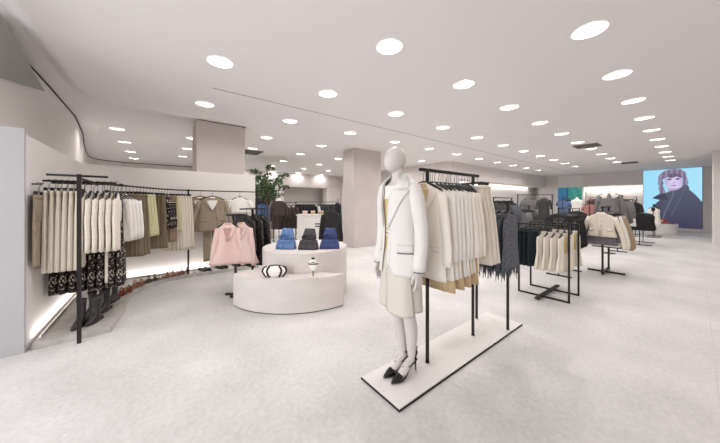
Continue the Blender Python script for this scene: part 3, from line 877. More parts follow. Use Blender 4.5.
def remesh(mb, voxel, name, m, parent, smooth_it=6):
    me = bpy.data.meshes.new('tmp'); me.from_pydata(mb.v, [], mb.f)
    bm = bmesh.new(); bm.from_mesh(me); bmesh.ops.recalc_face_normals(bm, faces=bm.faces); bm.to_mesh(me); bm.free()
    o = bpy.data.objects.new('tmp', me); SC.collection.objects.link(o)
    md = o.modifiers.new('r', 'REMESH'); md.mode = 'VOXEL'; md.voxel_size = voxel; md.use_smooth_shade = True
    ms = o.modifiers.new('s', 'SMOOTH'); ms.iterations = smooth_it; ms.factor = .5
    dg = bpy.context.evaluated_depsgraph_get(); dg.update()
    m2 = bpy.data.meshes.new_from_object(o.evaluated_get(dg)); m2.name = name
    bpy.data.objects.remove(o)
    m2.materials.clear(); m2.materials.append(m)
    m2.polygons.foreach_set('use_smooth', [True] * len(m2.polygons))
    r = bpy.data.objects.new(name, m2); SC.collection.objects.link(r); r.parent = parent
    return r
def ering(cx, cy, z, hw, hd, n=28, e=.95):
    return [(cx + hw * math.copysign(abs(math.cos(a)) ** e, math.cos(a)), cy + hd * math.copysign(abs(math.sin(a)) ** e, math.sin(a)), z) for a in [2 * PI * k / n for k in range(n)]]

mq = empty('mannequin', (1.558, 1.472, PZ), R(-90))
tag(mq, 'white egg-headed mannequin in a white blazer, ivory skirt and black strappy heels', 'mannequin')
mb = MB()
torso = [(.86, .105, .085, .01), (.92, .140, .10, .01), (.98, .150, .105, .010), (1.06, .128, .09, .0), (1.15, .105, .078, -.01), (1.26, .118, .085, -.02), (1.38, .135, .095, -.03),
         (1.46, .148, .088, -.03), (1.505, .155, .072, -.028), (1.535, .125, .06, -.028), (1.56, .075, .052, -.030), (1.585, .050, .048, -.034), (1.64, .044, .046, -.042), (1.69, .044, .048, -.048)]
mb.loft([ering(0, cy, z, a, b) for z, a, b, cy in torso])
HM = Matrix.Rotation(R(-34), 3, 'X')
rings = []
for i in range(19):
    q = i / 18; a = -PI / 2 + PI * (0.015 + .97 * q)
    z = .114 * math.sin(a); rr = math.cos(a)
    sh = .82 + .18 * min(1, max(0, (z + .11) / .14))
    cy = -.012 * max(0, -z / .1)
    rings.append([Vector((.078 * rr * sh * math.cos(t), .094 * rr * sh * math.sin(t) + cy, z)) for t in [2 * PI * k / 28 for k in range(28)]])
HC = Vector((0.0, -.068, 1.733))
mb.loft([[HC + HM @ p for p in r] for r in rings])
mb.ball(HC + HM @ Vector((0, -.090, -.012)), (.010, .010, .026), 10, 8, HM)
for s in (-1, 1):
    mb.tube([(s * .080, .0, .93), (s * .084, -.004, .80), (s * .080, -.012, .68), (s * .076, -.018, .56), (s * .073, -.010, .50), (s * .070, .010, .40), (s * .062, .022, .30), (s * .052, .025, .20), (s * .045, .032, .135)],
            [.086, .078, .066, .054, .050, .053, .047, .036, .031], 20)
    mb.tube([(s * .042, .045, .12), (s * .042, .02, .10), (s * .042, -.03, .075), (s * .043, -.09, .035), (s * .043, -.125, .024), (s * .042, -.155, .022)], [.026, .033, .033, .032, .030, .014], 14)
    mb.tube([(s * .13, -.028, 1.505), (s * .165, -.022, 1.45), (s * .19, -.012, 1.33), (s * .203, .0, 1.20), (s * .212, -.012, 1.06), (s * .218, -.04, .92), (s * .22, -.045, .885)],
            [.050, .046, .040, .036, .034, .025, .024], 16)
def hand(mb, s):
    W0 = Vector((s * .22, -.046, .895))
    rings = []
    for (z, hw, hd, cy) in [(.0, .02, .025, 0), (-.03, .018, .033, -.002), (-.06, .017, .040, -.004), (-.088, .015, .040, -.004), (-.10, .012, .036, -.004)]:
        rings.append([(W0.x + hw * math.cos(t), W0.y + cy + hd * math.sin(t), W0.z + z) for t in [2 * PI * k / 16 for k in range(16)]])
    mb.loft(rings)
    for k, (y, L) in enumerate([(-.032, .072), (-.011, .082), (.010, .076), (.028, .060)]):
        b = W0 + Vector((0, y, -.085))
        i_ = -s * .012 * (1 + .3 * k)
        mb.tube([b, b + Vector((i_ * .3, y * .15, -L * .4)), b + Vector((i_ * 1.2, y * .2 - .003, -L * .72)), b + Vector((i_ * 2.2, y * .2 - .006, -L))], [.0100, .0094, .0082, .0062], 10)
    b = W0 + Vector((-s * .004, -.022, -.025))
    mb.tube([b, b + Vector((-s * .008, -.028, -.025)), b + Vector((-s * .012, -.038, -.05)), b + Vector((-s * .014, -.038, -.075))], [.014, .012, .010, .007], 10)
for s in (-1, 1): hand(mb, s)
def lean(p):
    return (p[0], p[1] + .055 * max(0.0, 1 - p[2] / .95), p[2])
mb.v = [lean(p) for p in mb.v]
remesh(mb, .005, 'body', M_manq, mq, 4)

class Shift(Cloth):
    """garment surface leaning forward with the mannequin's chest"""
    def p(s, a, z, off=0.0):
        v = Cloth.p(s, a, z, off)
        v.y -= .034 * min(1, max(0, (z - 1.0) / .4))
        return v
vest = Shift([(1.52, .125, .066), (1.42, .148, .092), (1.2, .128, .096), (1.05, .142, .104), (.93, .165, .116), (.90, .168, .118)], 6, .004, 1, 2)
mb = MB(); vest.shell(mb, nz=14, na=60, cap=False)
vt = mb.build('vest', mat('butter_satin', (216, 198, 152), .5, .15, 40), mq, smooth=True, solid=.004)
mb = MB()
for k in range(3):
    p = vest.p(R(-92), 1.20 - .032 * k, .02)
    mb.tube([p + Vector((-.028, .006, .008)), p + Vector((0, -.006, 0)), p + Vector((.03, .004, -.006))], .006, 6)
p = vest.p(R(-90), 1.14, .02)
mb.tube([p, p + Vector((-.008, -.004, -.12)), p + Vector((.004, -.012, -.25))], [.006, .006, .010], 6)
mb.tube([p, p + Vector((.012, -.004, -.10)), p + Vector((.010, -.012, -.21))], [.006, .006, .009], 6)
mb.build('tie', M_white, vt, smooth=True)
# shirt collar inside the blazer neckline
mb = MB(); vest.patch(mb, [(1.53, -125, -60), (1.49, -118, -66), (1.42, -106, -76)], .012, 8)
mb.build('inner_collar', M_greyw if False else M_white, vt, smooth=True, solid=.003)
# skirt
sk = Cloth([(1.08, .125, .092), (.98, .160, .116), (.85, .172, .124), (.56, .190, .132)], 5, .007, 1.3, 4)
mb = MB(); sk.shell(mb, nz=16, na=64, cap=False)
mb.build('skirt', mat('ivory_satin', (212, 206, 195), .5, .2, 50), mq, smooth=True, solid=.005)
mb = MB(); sk.patch(mb, [(1.06, -96, -30), (.9, -97, -26), (.70, -98, -22), (.555, -97, -18), (.535, -90, -26)], .010, 12)
mb.build('skirt_overlap', MATS['ivory_satin'], mq, smooth=True, solid=.005)

# blazer
M_blz = mat('white_suiting', (228, 225, 221), .8, .3, 160, sheen=.2)
bz = Shift([(1.60, .062, .056), (1.585, .085, .064), (1.57, .115, .074), (1.545, .150, .084), (1.515, .168, .092), (1.46, .168, .108), (1.36, .162, .118), (1.20, .148, .112), (1.08, .160, .122), (.93, .186, .140), (.835, .196, .146)], 4, .004, 1.5, 1, e=.9)
ZT_, ZB_ = 1.60, .835
def edges(z):
    q = (ZT_ - z) / (ZT_ - ZB_)
    top = max(0, .16 - q) / .16
    aR = -80 + 34 * top - 12 * min(1, max(0, (q - .2) / .35)) + 20 * max(0, (q - .88) / .12)
    aL = -107 - 20 * top - 8 * q
    return aR, aL
mb = MB(); nz = 26; na = 64; rings = []
for i in range(nz + 1):
    z = ZT_ + (ZB_ - ZT_) * i / nz
    aR, aL = edges(z); a0, a1 = R(aR), R(aL + 360)
    rings.append([bz.p(a0 + (a1 - a0) * k / (na - 1), z) for k in range(na)])
mb.loft(rings, False, False)
bl = mb.build('blazer', M_blz, mq, smooth=True, solid=.007)
for s in (-1, 1):
    mb = MB()
    pts = [(s * .125, -.030, 1.545), (s * .158, -.028, 1.505), (s * .182, -.020, 1.42), (s * .198, -.008, 1.30), (s * .208, .0, 1.18), (s * .214, -.008, 1.06), (s * .220, -.036, .93), (s * .222, -.040, .885)]
    mb.tube(pts, [.035, .052, .056, .052, .049, .047, .045, .044], 22, cap=False)
    sl = mb.build('blazer_sleeve', M_blz, bl, smooth=True, solid=.005)
    mb = MB(); mb.tube([(s * .222, -.040, .905), (s * .222, -.040, .879)], [.040, .040], 20, cap=False)
    mb.build('cuff_lining', M_greyl, sl, smooth=True, solid=.002)
for s in (-1, 1):
    mb = MB(); rows = []
    prof_ = [(1.495, 20), (1.488, 56), (1.462, 50), (1.42, 38), (1.36, 28), (1.28, 15), (1.20, 3)]
    for z, wd in prof_:
        aR, aL = edges(z)
        rows.append((z, aR - 2, aR + wd) if s > 0 else (z, aL + 1, aL - wd * .8))
    bz.patch(mb, rows, .013, 9)
    mb.build('lapel', M_blz, bl, smooth=True, solid=.004)
    mb = MB(); rows = []
    for z, wd in [(1.585, 40), (1.55, 43), (1.525, 46), (1.512, 44), (1.500, 24), (1.49, 8)]:
        aR, aL = edges(z)
        rows.append((z, aR - 2, aR + wd) if s > 0 else (z, aL + 1, aL - wd * .8))
    bz.patch(mb, rows, .011, 9)
    mb.build('collar_leaf', M_blz, bl, smooth=True, solid=.004)
# collar band standing round the back of the neck
mb = MB(); rings = []
for k in range(25):
    a = R(-28 + 236 * k / 24)
    c_, q_ = math.cos(a), math.sin(a)
    rings.append([Vector((.060 * c_, -.034 + .054 * q_, 1.628 - .02 * (1 - q_) / 2)), Vector((.080 * c_, -.034 + .070 * q_, 1.622 - .02 * (1 - q_) / 2)), Vector((.104 * c_, -.034 + .086 * q_, 1.578 - .012 * (1 - q_) / 2))])
mb.loft(rings, False, False); mb.build('collar', M_blz, bl, smooth=True, solid=.005)
for (a0, a1) in ((-66, -16), (-166, -128)):
    mb = MB(); bz.patch(mb, [(1.075, a0, a1), (1.015, a0, a1)], .008, 8); mb.build('pocket_flap', M_blz, bl, smooth=True, solid=.004)
    mb = MB(); bz.patch(mb, [(1.016, a0 + 1, a1 - 1), (1.004, a0 + 1, a1 - 1)], .006, 8); mb.build('pocket_welt', M_greyl, bl, smooth=True, solid=.003)
for k, z in enumerate((1.17, 1.08)):
    p = bz.p(R(edges(z)[0] + 5), z, .006); mb = MB(); mb.tube([p, p + Vector((0, -.006, 0))], .009, 12); mb.build('button', M_white, bl)

# shoes
for s in (-1, 1):
    x = s * .043
    rings = []
    for (y, z, hw) in [(.075, .098, .022), (.05, .094, .028), (.015, .078, .026), (-.03, .045, .024), (-.07, .014, .032), (-.11, .006, .036), (-.15, .006, .028), (-.185, .008, .010), (-.205, .010, .003)]:
        rings.append([(x - hw, y, z), (x + hw, y, z), (x + hw, y, z + .007), (x - hw, y, z + .007)])
    mb = MB(); mb.loft(rings); sh = mb.build('shoe', M_shoe, mq, smooth=False)
    rings = []
    for (y, hw, h) in [(-.11, .038, .052), (-.135, .036, .048), (-.16, .028, .036), (-.185, .015, .024), (-.207, .003, .012)]:
        rings.append([(x + hw * math.cos(t), y, .006 + h * max(0, math.sin(t))) for t in [PI * k / 12 for k in range(13)]])
    mb = MB(); mb.loft(rings, False, False); mb.build('toe_cap', M_shoe, sh, smooth=True, solid=.003)
    mb = MB(); mb.tube([(x, .066, .098), (x, .074, .05), (x, .078, .0)], [.014, .007, .005], 10); mb.build('heel', M_shoe, sh, smooth=True)
    mb = MB()
    mb.tube([(x - .034, -.10, .03), (x, -.075, .085), (x + .034, -.03, .085), (x + .036, .04, .11), (x, .078, .135)], .0042, 6)
    mb.tube([(x + .034, -.10, .03), (x, -.07, .088), (x - .034, -.03, .085), (x - .036, .04, .11), (x, .078, .135)], .0042, 6)
    mb.tube([(x + .036 * math.cos(t), .04 + .04 * math.sin(t), .155 + .012 * math.sin(t)) for t in [2 * PI * k / 18 for k in range(19)]], .0042, 6)
    mb.tube([(x, .078, .10), (x, .082, .14), (x + .01, .085, .20)], .005, 6)
    mb.build('strap', M_shoe, sh, smooth=True)
    MB().box((x, .075, .125), (.022, .006, .05)).build('heel_counter', M_shoe, sh)
for sh_ in [o for o in mq.children if o.name.startswith('shoe')]:
    for o_ in [sh_] + list(sh_.children):
        for v_ in o_.data.vertices: v_.co.y += .055
# support rod
mb = MB(); mb.tube([(-.01, .14, 0), (-.01, .11, .60)], .006, 8); mb.build('support_rod', M_shoe, mq, smooth=True)

# ================================================================== WHITE GARMENT RACK
YR = 1.436; ZT = 1.685
rk = empty('clothes_rack', (1.853, YR, PZ)); tag(rk, 'black two-post rack holding the white garments behind the mannequin', 'clothes rack')
for x in (1.853, 2.61):
    MB().box((x - 1.853, 0, (ZT) / 2), (.022, .022, ZT)).build('post', M_black, rk)
    MB().box((x - 1.853, 0, .002), (.03, .03, .004)).build('base_plate', M_black, rk)
mb = MB(); mb.box((2.235 - 1.853, 0, ZT - PZ + .012), (.96, .026, .026)); mb.build('top_rail', M_black, rk)
def RZ(x): return (x, YR, ZT + .012)
# hangers hook over the square rail
wbl = make_jacket('white_blazer', 'blazer', M_ivory, L=.80, w=.215, hd=.024, lining=M_tan, sl=.58)
wsh = make_top('white_shirt', 'shirt', M_white, L=.80, w=.215, hd=.026, sl=.56, fold=.007, seed=2, sway=.012)
wdr = make_jacket('ivory_shirt_jacket', 'jacket', M_ivory, L=.80, w=.215, hd=.026, lapel=False, pockets=False, sl=.56, seed=5)
tsk = make_skirt('tan_pleated_skirt', 'skirt', M_tan, L=.80, w=.16, hd=.018, nf=16, amp=.006, hem=1.4, drop=.20)
tdr = make_dress('tan_belted_top', 'top', M_tan, L=.66, w=.105, hd=.02, nf=9, amp=.006)
for kk in range(3):
    mb = MB(); x = -.05 + .05 * kk
    mb.tube([(x, -.035, -.45), (x + .02, -.045, -.60), (x - .01, -.045, -.78)], [.006, .005, .008], 6); mb.build('belt_tie', M_cream, tdr, smooth=True)
crt = make_skirt('cream_tweed_skirt', 'skirt', M_cream, L=.78, w=.145, hd=.024, nf=7, amp=.007, hem=1.65, seed=3)
white_seq = [(1.80, wbl, 'white blazer with tan lining first on the rack, next to the mannequin')]
for k in range(5): white_seq.append((1.895 + .062 * k, wsh, 'plain white shirt, %s behind the white blazer on the rack' % ORD[k]))
for k in range(3): white_seq.append((2.205 + .062 * k, wdr, 'ivory collared shirt jacket, %s after the plain white shirts' % ORD[k]))
for k in range(4): white_seq.append((1.925 + .125 * k, tsk, 'tan pleated skirt, %s of those showing below the white shirts' % ORD[k]))
for k in range(3): white_seq.append((2.40 + .05 * k, tdr, 'tan belted top, %s in the middle of the white rack' % ORD[k]))
for k in range(4): white_seq.append((2.545 + .05 * k, crt, 'cream tweed skirt, %s before the grey dresses' % ORD[k]))
G = {wsh.name: 'plain white shirts on the rack', wdr.name: 'ivory shirt jackets on the rack', tsk.name: 'tan pleated skirts on the rack', tdr.name: 'tan belted tops on the rack', crt.name: 'cream tweed skirts on the rack'}
for x, g, lab in white_seq:
    gn = G.get(g.name)
    place(g, RZ(x), RZU + random.uniform(-.05, .05), lab, gn)

# grey fringed dresses on the cross rack
rk = empty('clothes_rack', (3.02, 1.27, PZ)); tag(rk, 'short black cross rack holding grey fringed dresses at the end of the white platform', 'clothes rack')
ZG = 1.40
for y in (1.262, 1.615):
    MB().box((0, y - 1.27, ZG / 2), (.022, .022, ZG)).build('post', M_black, rk)
mb = MB(); mb.tube([(0, -.06, ZG), (0, .40, ZG)], .012, 8); mb.build('top_rail', M_black, rk, smooth=True)
gd = make_dress('grey_fringed_dress', 'dress', M_grey, L=.58, w=.185, hd=.022, nf=7, amp=.007, hem=1.08, fringe=40, waist=1.0)
for k in range(6):
    place(gd, (3.02 + .0, 1.235 + .068 * k, ZG + PZ + .0), R(0) + random.uniform(-.08, .08), 'grey fringed dress, %s from the aisle on its short cross rack' % ORD[k], 'grey fringed dresses')

# ================================================================== RACK WITH TEAL SKIRTS AND CREAM TOPS
FX0, FX1, FY0, FY1, FZ = 4.54, 5.02, 1.09, 1.73, 1.08
rk = empty('clothes_rack', (FX0, FY0, 0)); tag(rk, 'low black double-frame rack with a thick cross foot holding teal skirts and cream tops', 'clothes rack')
for x in (0, FX1 - FX0):
    for y in (0, FY1 - FY0):
        MB().box((x, y, FZ / 2), (.022, .022, FZ)).build('post', M_black, rk)
    MB().box((x, (FY1 - FY0) / 2, .011), (.022, FY1 - FY0, .022)).build('bottom_bar', M_black, rk)
    MB().box((x, (FY1 - FY0) / 2, FZ), (.022, FY1 - FY0 + .022, .022)).build('top_bar', M_black, rk)
MB().box(((FX1 - FX0) / 2, (FY1 - FY0) / 2, .032), (.95, .055, .02)).build('cross_foot', M_black, rk)
tls = make_skirt('teal_mini_skirt', 'skirt', M_teal, L=.52, w=.2, hd=.02, nf=6, amp=.004, hem=1.05)
crs = make_top('cream_knit_top', 'top', M_cream, L=.54, w=.16, hd=.02, sl=0, fold=.009, hem=1.3, nf=9)
crg = make_top('cream_knit_top', 'top', M_cream2, L=.54, w=.16, hd=.02, sl=0, fold=.009, hem=1.3, nf=9, seed=4)
for s in (-1, 1):
    mb = MB(); Cloth([(-.12, .07, .016), (-.62, .165, .024)], 0, 0).patch(mb, [(-.16, -90 + s * 10, -90 + s * 30), (-.4, -90 + s * 10, -90 + s * 24)], .012)
    mb.build('trim', M_goldy, crg, smooth=True, solid=.003)
for row, xx in (('front', 0.0), ('back', FX1 - FX0)):
    for k in range(5):
        place(tls, (FX0 + xx, FY0 + .62 - .058 * k, FZ + .014), R(-18), 'dark teal velvet mini skirt, %s from its end of the low rack, %s bar' % (ORD[k], row), 'dark teal mini skirts on the low rack')
    for k in range(3):
        place(crs, (FX0 + xx, FY0 + .31 - .085 * k, FZ + .014), R(-14), 'plain cream knit top, %s after the teal skirts, %s bar' % (ORD[k], row), 'cream knit tops on the low rack')
    place(crg, (FX0 + xx, FY0 + .05, FZ + .014), R(-14), 'cream knit top with mustard trim at the aisle end of the %s bar' % row, 'cream tops with mustard trim')

# black jackets on a stand behind the low rack
def rack2(loc, L, h, label, rz=0.0, m=M_black, ends=.2):
    """simple straight rack: rail along local x"""
    t = empty('clothes_rack', loc, rz); tag(t, label, 'clothes rack')
    for x in (-L / 2 + .03, L / 2 - .03):
        MB().box((x, 0, h / 2), (.022, .022, h)).build('post', m, t)
        MB().box((x, 0, .012), (.025, ends * 2, .024)).build('foot_bar', m, t)
    mb = MB(); mb.tube([(-L / 2, 0, h), (L / 2, 0, h)], .011, 8); mb.build('top_rail', m, t, smooth=True)
    return t
rack2((6.42, 1.62, 0), .75, 1.30, 'black rack behind the low rack holding black jackets')
bj = make_jacket('black_jacket', 'jacket', M_blk, L=.62, w=.23, hd=.035, lining=M_char, sl=.55, out=.0) if False else make_jacket('black_jacket', 'jacket', M_blk, L=.62, w=.25, hd=.035, lining=M_char, sl=.55)
for k in range(6):
    place(bj, (6.10 + .11 * k, 1.62, 1.30), RZU, 'black jacket, %s from the front on the rack behind the teal skirts' % ORD[k], 'black jackets behind the low rack')

# beige jackets stand
t = empty('clothes_rack', (6.85, 1.12, 0)); tag(t, 'black two-post stand with a cross foot holding beige jackets', 'clothes rack')
for x in (0, .58):
    MB().box((x, 0, .66), (.03, .03, 1.32)).build('post', M_black, t)
MB().box((.29, 0, .045), (.62, .04, .03)).build('foot_bar', M_black, t)
MB().box((.30, 0, .015), (.05, .56, .03)).build('cross_foot', M_black, t)
mb = MB(); mb.tube([(-.12, 0, 1.32), (.85, 0, 1.32)], .012, 8); mb.build('top_rail', M_black, t, smooth=True)
MB().box((.62, .02, .47), (.02, .50, .02)).build('lower_bar', M_black, t)
bgj = make_jacket('beige_jacket', 'jacket', M_beige, L=.46, w=.215, hd=.05, lapel=False, pockets=True, sl=.58, button=M_camel, sway=.01, out=.15)
whj = make_jacket('white_jacket', 'jacket', M_white, L=.66, w=.22, hd=.04, lapel=False, pockets=False, sl=.60, out=.14)
tnj = make_jacket('camel_jacket', 'coat', M_camel, L=.70, w=.22, hd=.04, lapel=True, pockets=False, sl=.64, out=.17)
place(bgj, (6.76, 1.12, 1.33), R(-100), 'beige cropped jacket with two chest pockets at the front of its stand')
place(simple_garment('grey_shirt', 'shirt', M_greyl, L=.62, w=.2), (6.83, 1.12, 1.33), RZU, 'grey checked shirt hanging lower behind the beige cropped jacket')
for k in range(3): place(whj, (6.93 + .09 * k, 1.12, 1.33), R(-96), 'white long-sleeved jacket, %s behind the beige cropped one' % ORD[k], 'white jackets behind the beige one')
for k in range(5): place(tnj, (7.2 + .09 * k, 1.12, 1.33), R(-95), 'camel jacket, %s in the run behind the white jackets' % ORD[k], 'camel jackets on the beige jacket stand')

# bust with white collar
def bust(loc, rz, m_top, m_body, label, h=1.75, collar=None):
    t = empty('bust_form', loc, rz); tag(t, label, 'bust form')
    mb = MB(); mb.tube([(0, 0, 0), (0, 0, h - .5)], .012, 8); mb.build('pole', M_black, t, smooth=True)
    MB().lathe([(0, 0), (.14, 0), (.14, .012), (.02, .02)], 24).build('base', M_black, t)
    c = Cloth([(h, .03, .03), (h - .06, .05, .048), (h - .09, .07, .055), (h - .13, .18, .085), (h - .18, .21, .10), (h - .40, .17, .10), (h - .62, .20, .12)], 5, .006, 1, 1, e=1)
    mb = MB(); c.shell(mb, nz=18, na=32); mb.build('torso', m_body, t, smooth=True)
    if m_top is not None:
        mb = MB(); c.shell(mb, z1=h - .10, z0=h - .62, nz=12, na=40, off=.012, cap=False); g = mb.build('garment_body', m_top, t, smooth=True, solid=.006)
        for s in (-1, 1):
            mb = MB(); mb.tube([(s * .18, 0, h - .17), (s * .25, 0, h - .35), (s * .27, -.03, h - .66)], [.055, .052, .04], 12); mb.build('sleeve', m_top, g, smooth=True)
        if collar is not None:
            for s in (-1, 1):
                mb = MB(); c.patch(mb, [(h - .06, -90 + s * 3, -90 + s * 110), (h - .10, -90 + s * 5, -90 + s * 100), (h - .16, -90 + s * 10, -90 + s * 60), (h - .24, -90 + s * 14, -90 + s * 32)], .022, 8)
                mb.build('collar', collar, g, smooth=True, solid=.004)
    return t
def wc(px, Y): return W((px - 360) / 260 * Y, Y)
x, y = wc(609, 7.2); bust((x, y, 0), R(-80), M_greyl, M_plinth, 'bust form in a grey jacket with a big white collar behind the beige jackets', 1.76, M_white)
x, y = wc(620, 7.7)
rack2((x, y, 0), .9, 1.62, 'black rack of grey jackets right behind the white-collared bust')
gj = simple_garment('grey_jacket', 'jacket', M_greyl, L=.7, w=.22)
for k in range(6): place(gj, (x - .35 + .13 * k, y, 1.62), RZU, 'grey jacket, %s on the rack behind the white-collared bust' % ORD[k], 'grey jackets behind the collared bust')
# rack of black trousers with white shirt
x, y = wc(641, 8.8)
rack2((x + .1, y, 0), 1.0, 1.15, 'low black frame rack holding black garments before the white plinth', ends=.28)
blt = simple_garment('black_shirt', 'shirt', M_blk, L=.55, w=.3, sl=0, hem=1.05)
for k in range(7): place(blt, (x - .3 + .13 * k, y, 1.15), RZU, 'black garment, %s on the low frame rack before the white plinth' % ORD[k], 'black garments before the plinth')
ws = simple_garment('white_shirt', 'shirt', M_white, L=.72, w=.16, sl=0, m2=M_blk)
x, y = wc(628, 8.2)
place(ws, (x, y, 1.5), RZU, 'white sleeveless top on a single stand between the grey and black racks')
tstand((x, y, 0), 1.49, R(0), 'thin black stand under the white sleeveless top', arm=.12, foot=.12)
# white tops before the screen, plinth with red shoes
x, y = wc(654, 10.6)
rack2((x, y, 0), .8, 1.32, 'black rack of white tops beside the round white plinth')
for k in range(6): place(ws, (x - .3 + .11 * k, y, 1.32), RZU, 'white sleeveless top, %s on the rack beside the round plinth' % ORD[k], 'white tops beside the plinth')
x, y = wc(663, 11.6)
o = MB(); o.lathe([(0, 0), (.42, 0), (.42, .02), (.44, .025), (.44, .455), (.43, .46), (0, .46)], 48); o = o.build('round_plinth', M_plinth); o.location = (x, y, 0); tag(o, 'round white plinth with red shoes in front of the video screen', 'plinth')
def shoe_simple(name, m):
    mb = MB(); rings = []
    for i in range(9):
        q = i / 8; yy = .12 - .24 * q; hw = .03 + .012 * math.sin(PI * q); h = .075 - .045 * q
        rings.append([(hw * math.cos(a), yy, .002 + h * .5 * (1 + math.sin(a))) for a in [2 * PI * k / 10 for k in range(10)]])
    mb.loft(rings); mb.box((0, .1, .015), (.04, .04, .03)); o = mb.build(name, m, smooth=True); return tag(o, cat='shoe')
rsx = shoe_simple('red_shoe', M_red)
for k in range(6):
    place(rsx, (x - .24 + .02 * (k % 2), y - .25 + .10 * k, .461), R(-60), 'red leather shoe, %s counting along the round plinth from the aisle' % ORD[k], 'red shoes on the round plinth')
hb = empty('handbag', (x + .12, y + .05, .461), R(-70)); tag(hb, 'small red handbag with a white tag on the round plinth', 'handbag')
mb = MB(); Cloth([(.2, .10, .03), (.18, .14, .05), (.02, .15, .06), (0, .14, .055)], 0, 0, e=.5).shell(mb, nz=6, na=28); mb.build('bag_body', M_red, hb, smooth=True)
mb = MB(); mb.tube([(-.07, 0, .19), (-.05, 0, .27), (.05, 0, .27), (.07, 0, .19)], .007, 6); mb.build('handle', M_red, hb, smooth=True)
MB().box((0, -.062, .12), (.05, .006, .07)).build('tag', M_white, hb)

# ================================================================== VIDEO SCREEN
def mix(a, b, t):
    t = max(0.0, min(1.0, t)); return tuple(p + (q - p) * t for p, q in zip(a, b))
def picture(name, x, y0, y1, z0, z1, fn, nx, nz, parent, strength):
    """flat panel facing -x, s runs from y0 (its left seen from the aisle) to y1"""
    vs = []; cols = []
    for j in range(nz + 1):
        for i in range(nx + 1):
            s = i / nx; t = 1 - j / nz
            vs.append((x, y0 + (y1 - y0) * s, z0 + (z1 - z0) * j / nz)); cols.append(lin(fn(s, t)))
    fs = [(j * (nx + 1) + i, j * (nx + 1) + i + 1, (j + 1) * (nx + 1) + i + 1, (j + 1) * (nx + 1) + i) for j in range(nz) for i in range(nx)]
    me = bpy.data.meshes.new(name); me.from_pydata(vs, [], fs)
    at = me.color_attributes.new('picture', 'FLOAT_COLOR', 'POINT')
    for i, c in enumerate(cols): at.data[i].color = c
    me.materials.append(vcol_mat(name + '_emission', strength))
    o = bpy.data.objects.new(name, me); SC.collection.objects.link(o); o.parent = parent
    return o
def inside(px, py, poly):
    r = False; n = len(poly)
    for i in range(n):
        x0, y0 = poly[i]; x1, y1 = poly[(i + 1) % n]
        if (y0 > py) != (y1 > py) and px < (x1 - x0) * (py - y0) / (y1 - y0) + x0: r = not r
    return r
coat = [(.17, .50), (.20, .475), (.30, .42), (.37, .41), (.42, .40), (.50, .375), (.60, .36), (.68, .31), (.75, .27), (.79, .30), (.80, .36), (.90, .45), (1.01, .58), (1.01, 1.01), (.20, 1.01), (.20, .62), (.30, .53)]
collar_p = [(.17, .50), (.37, .41), (.46, .52), (.34, .53)]
hair = [(.27, .16), (.30, .07), (.40, .02), (.55, .0), (.68, .02), (.74, .08), (.77, .18), (.78, .26), (.74, .34), (.68, .34), (.70, .22), (.66, .16), (.55, .13), (.42, .15), (.36, .17), (.36, .28), (.40, .38), (.39, .50), (.33, .55), (.30, .45), (.28, .30)]
def portrait(s, t):
    c = mix((150, 212, 240), (164, 218, 240), s)
    jig = .008 * math.sin(60 * t) * math.cos(43 * s)
    if inside(s + jig, t, hair): c = mix((150, 136, 164), (106, 94, 118), .5 + .5 * math.sin(70 * s + 9 * t))
    fx_, fy_ = (s - .545) / .155, (t - .205) / (.165 if t > .2 else .13)
    if fx_ * fx_ + fy_ * fy_ < 1:
        c = mix((208, 196, 230), (176, 164, 204), abs(fx_) ** 2)
        if t < .145 + .01 * math.sin(40 * s): c = mix((112, 98, 128), (84, 72, 96), .5 + .5 * math.sin(80 * s))
        for ex in (.47, .61):
            q = ((s - ex) / .045) ** 2 + ((t - .175) / .012) ** 2
            if q < 1: c = (84, 70, 104)
        if ((s - .545) / .05) ** 2 + ((t - .283) / .010) ** 2 < 1: c = (132, 92, 134)
        if ((s - .55) / .022) ** 2 + ((t - .238) / .012) ** 2 < 1: c = (150, 136, 176)
    if .44 < s < .64 and .33 < t < .44 and not inside(s, t, coat): c = (168, 156, 196)
    if inside(s, t, coat):
        c = mix((74, 80, 98), (54, 52, 80), (t - .4) / .55)
        if abs((s - .45) - .10 * math.sin(5 * t)) < .012: c = (96, 104, 130)
        if abs((s - .72) + .5 * (t - .36)) < .007 and t < .8: c = (92, 100, 128)
    if inside(s, t, collar_p): c = (52, 54, 74)
    return c
t = empty('video_screen', (20.3, 1.72, 0)); tag(t, 'large wall video screen showing a woman in a dark coat on pale blue', 'screen')
MB().box((.01, -.945, 1.61), (.02, 1.91, 2.94)).build('screen_housing', M_gap, t)
picture('screen_picture', -.004, 0, -1.89, .15, 3.07, portrait, 96, 140, t, 1.0)
# teal picture panel
def tealpic(s, t):
    c = mix((38, 112, 150), (40, 132, 140), s)
    if s > .45 and t < .55: c = mix((34, 120, 128), (70, 170, 140), .5 + .5 * math.sin(17 * s + 23 * t) * math.cos(31 * t - 5 * s))
    if abs(s - .42) < .04: c = (24, 74, 110)
    if s < .38: c = mix((44, 116, 156), (40, 84, 150), t)
    return c
t = empty('wall_picture', (20.3, 5.45, 0)); tag(t, 'teal and blue wall picture panel at the far corner of the aisle', 'picture')
MB().box((.01, -.6, 1.3), (.02, 1.24, 2.12)).build('frame', M_plinth, t)
picture('picture_surface', -.004, 0, -1.2, .25, 2.33, tealpic, 30, 40, t, .75)

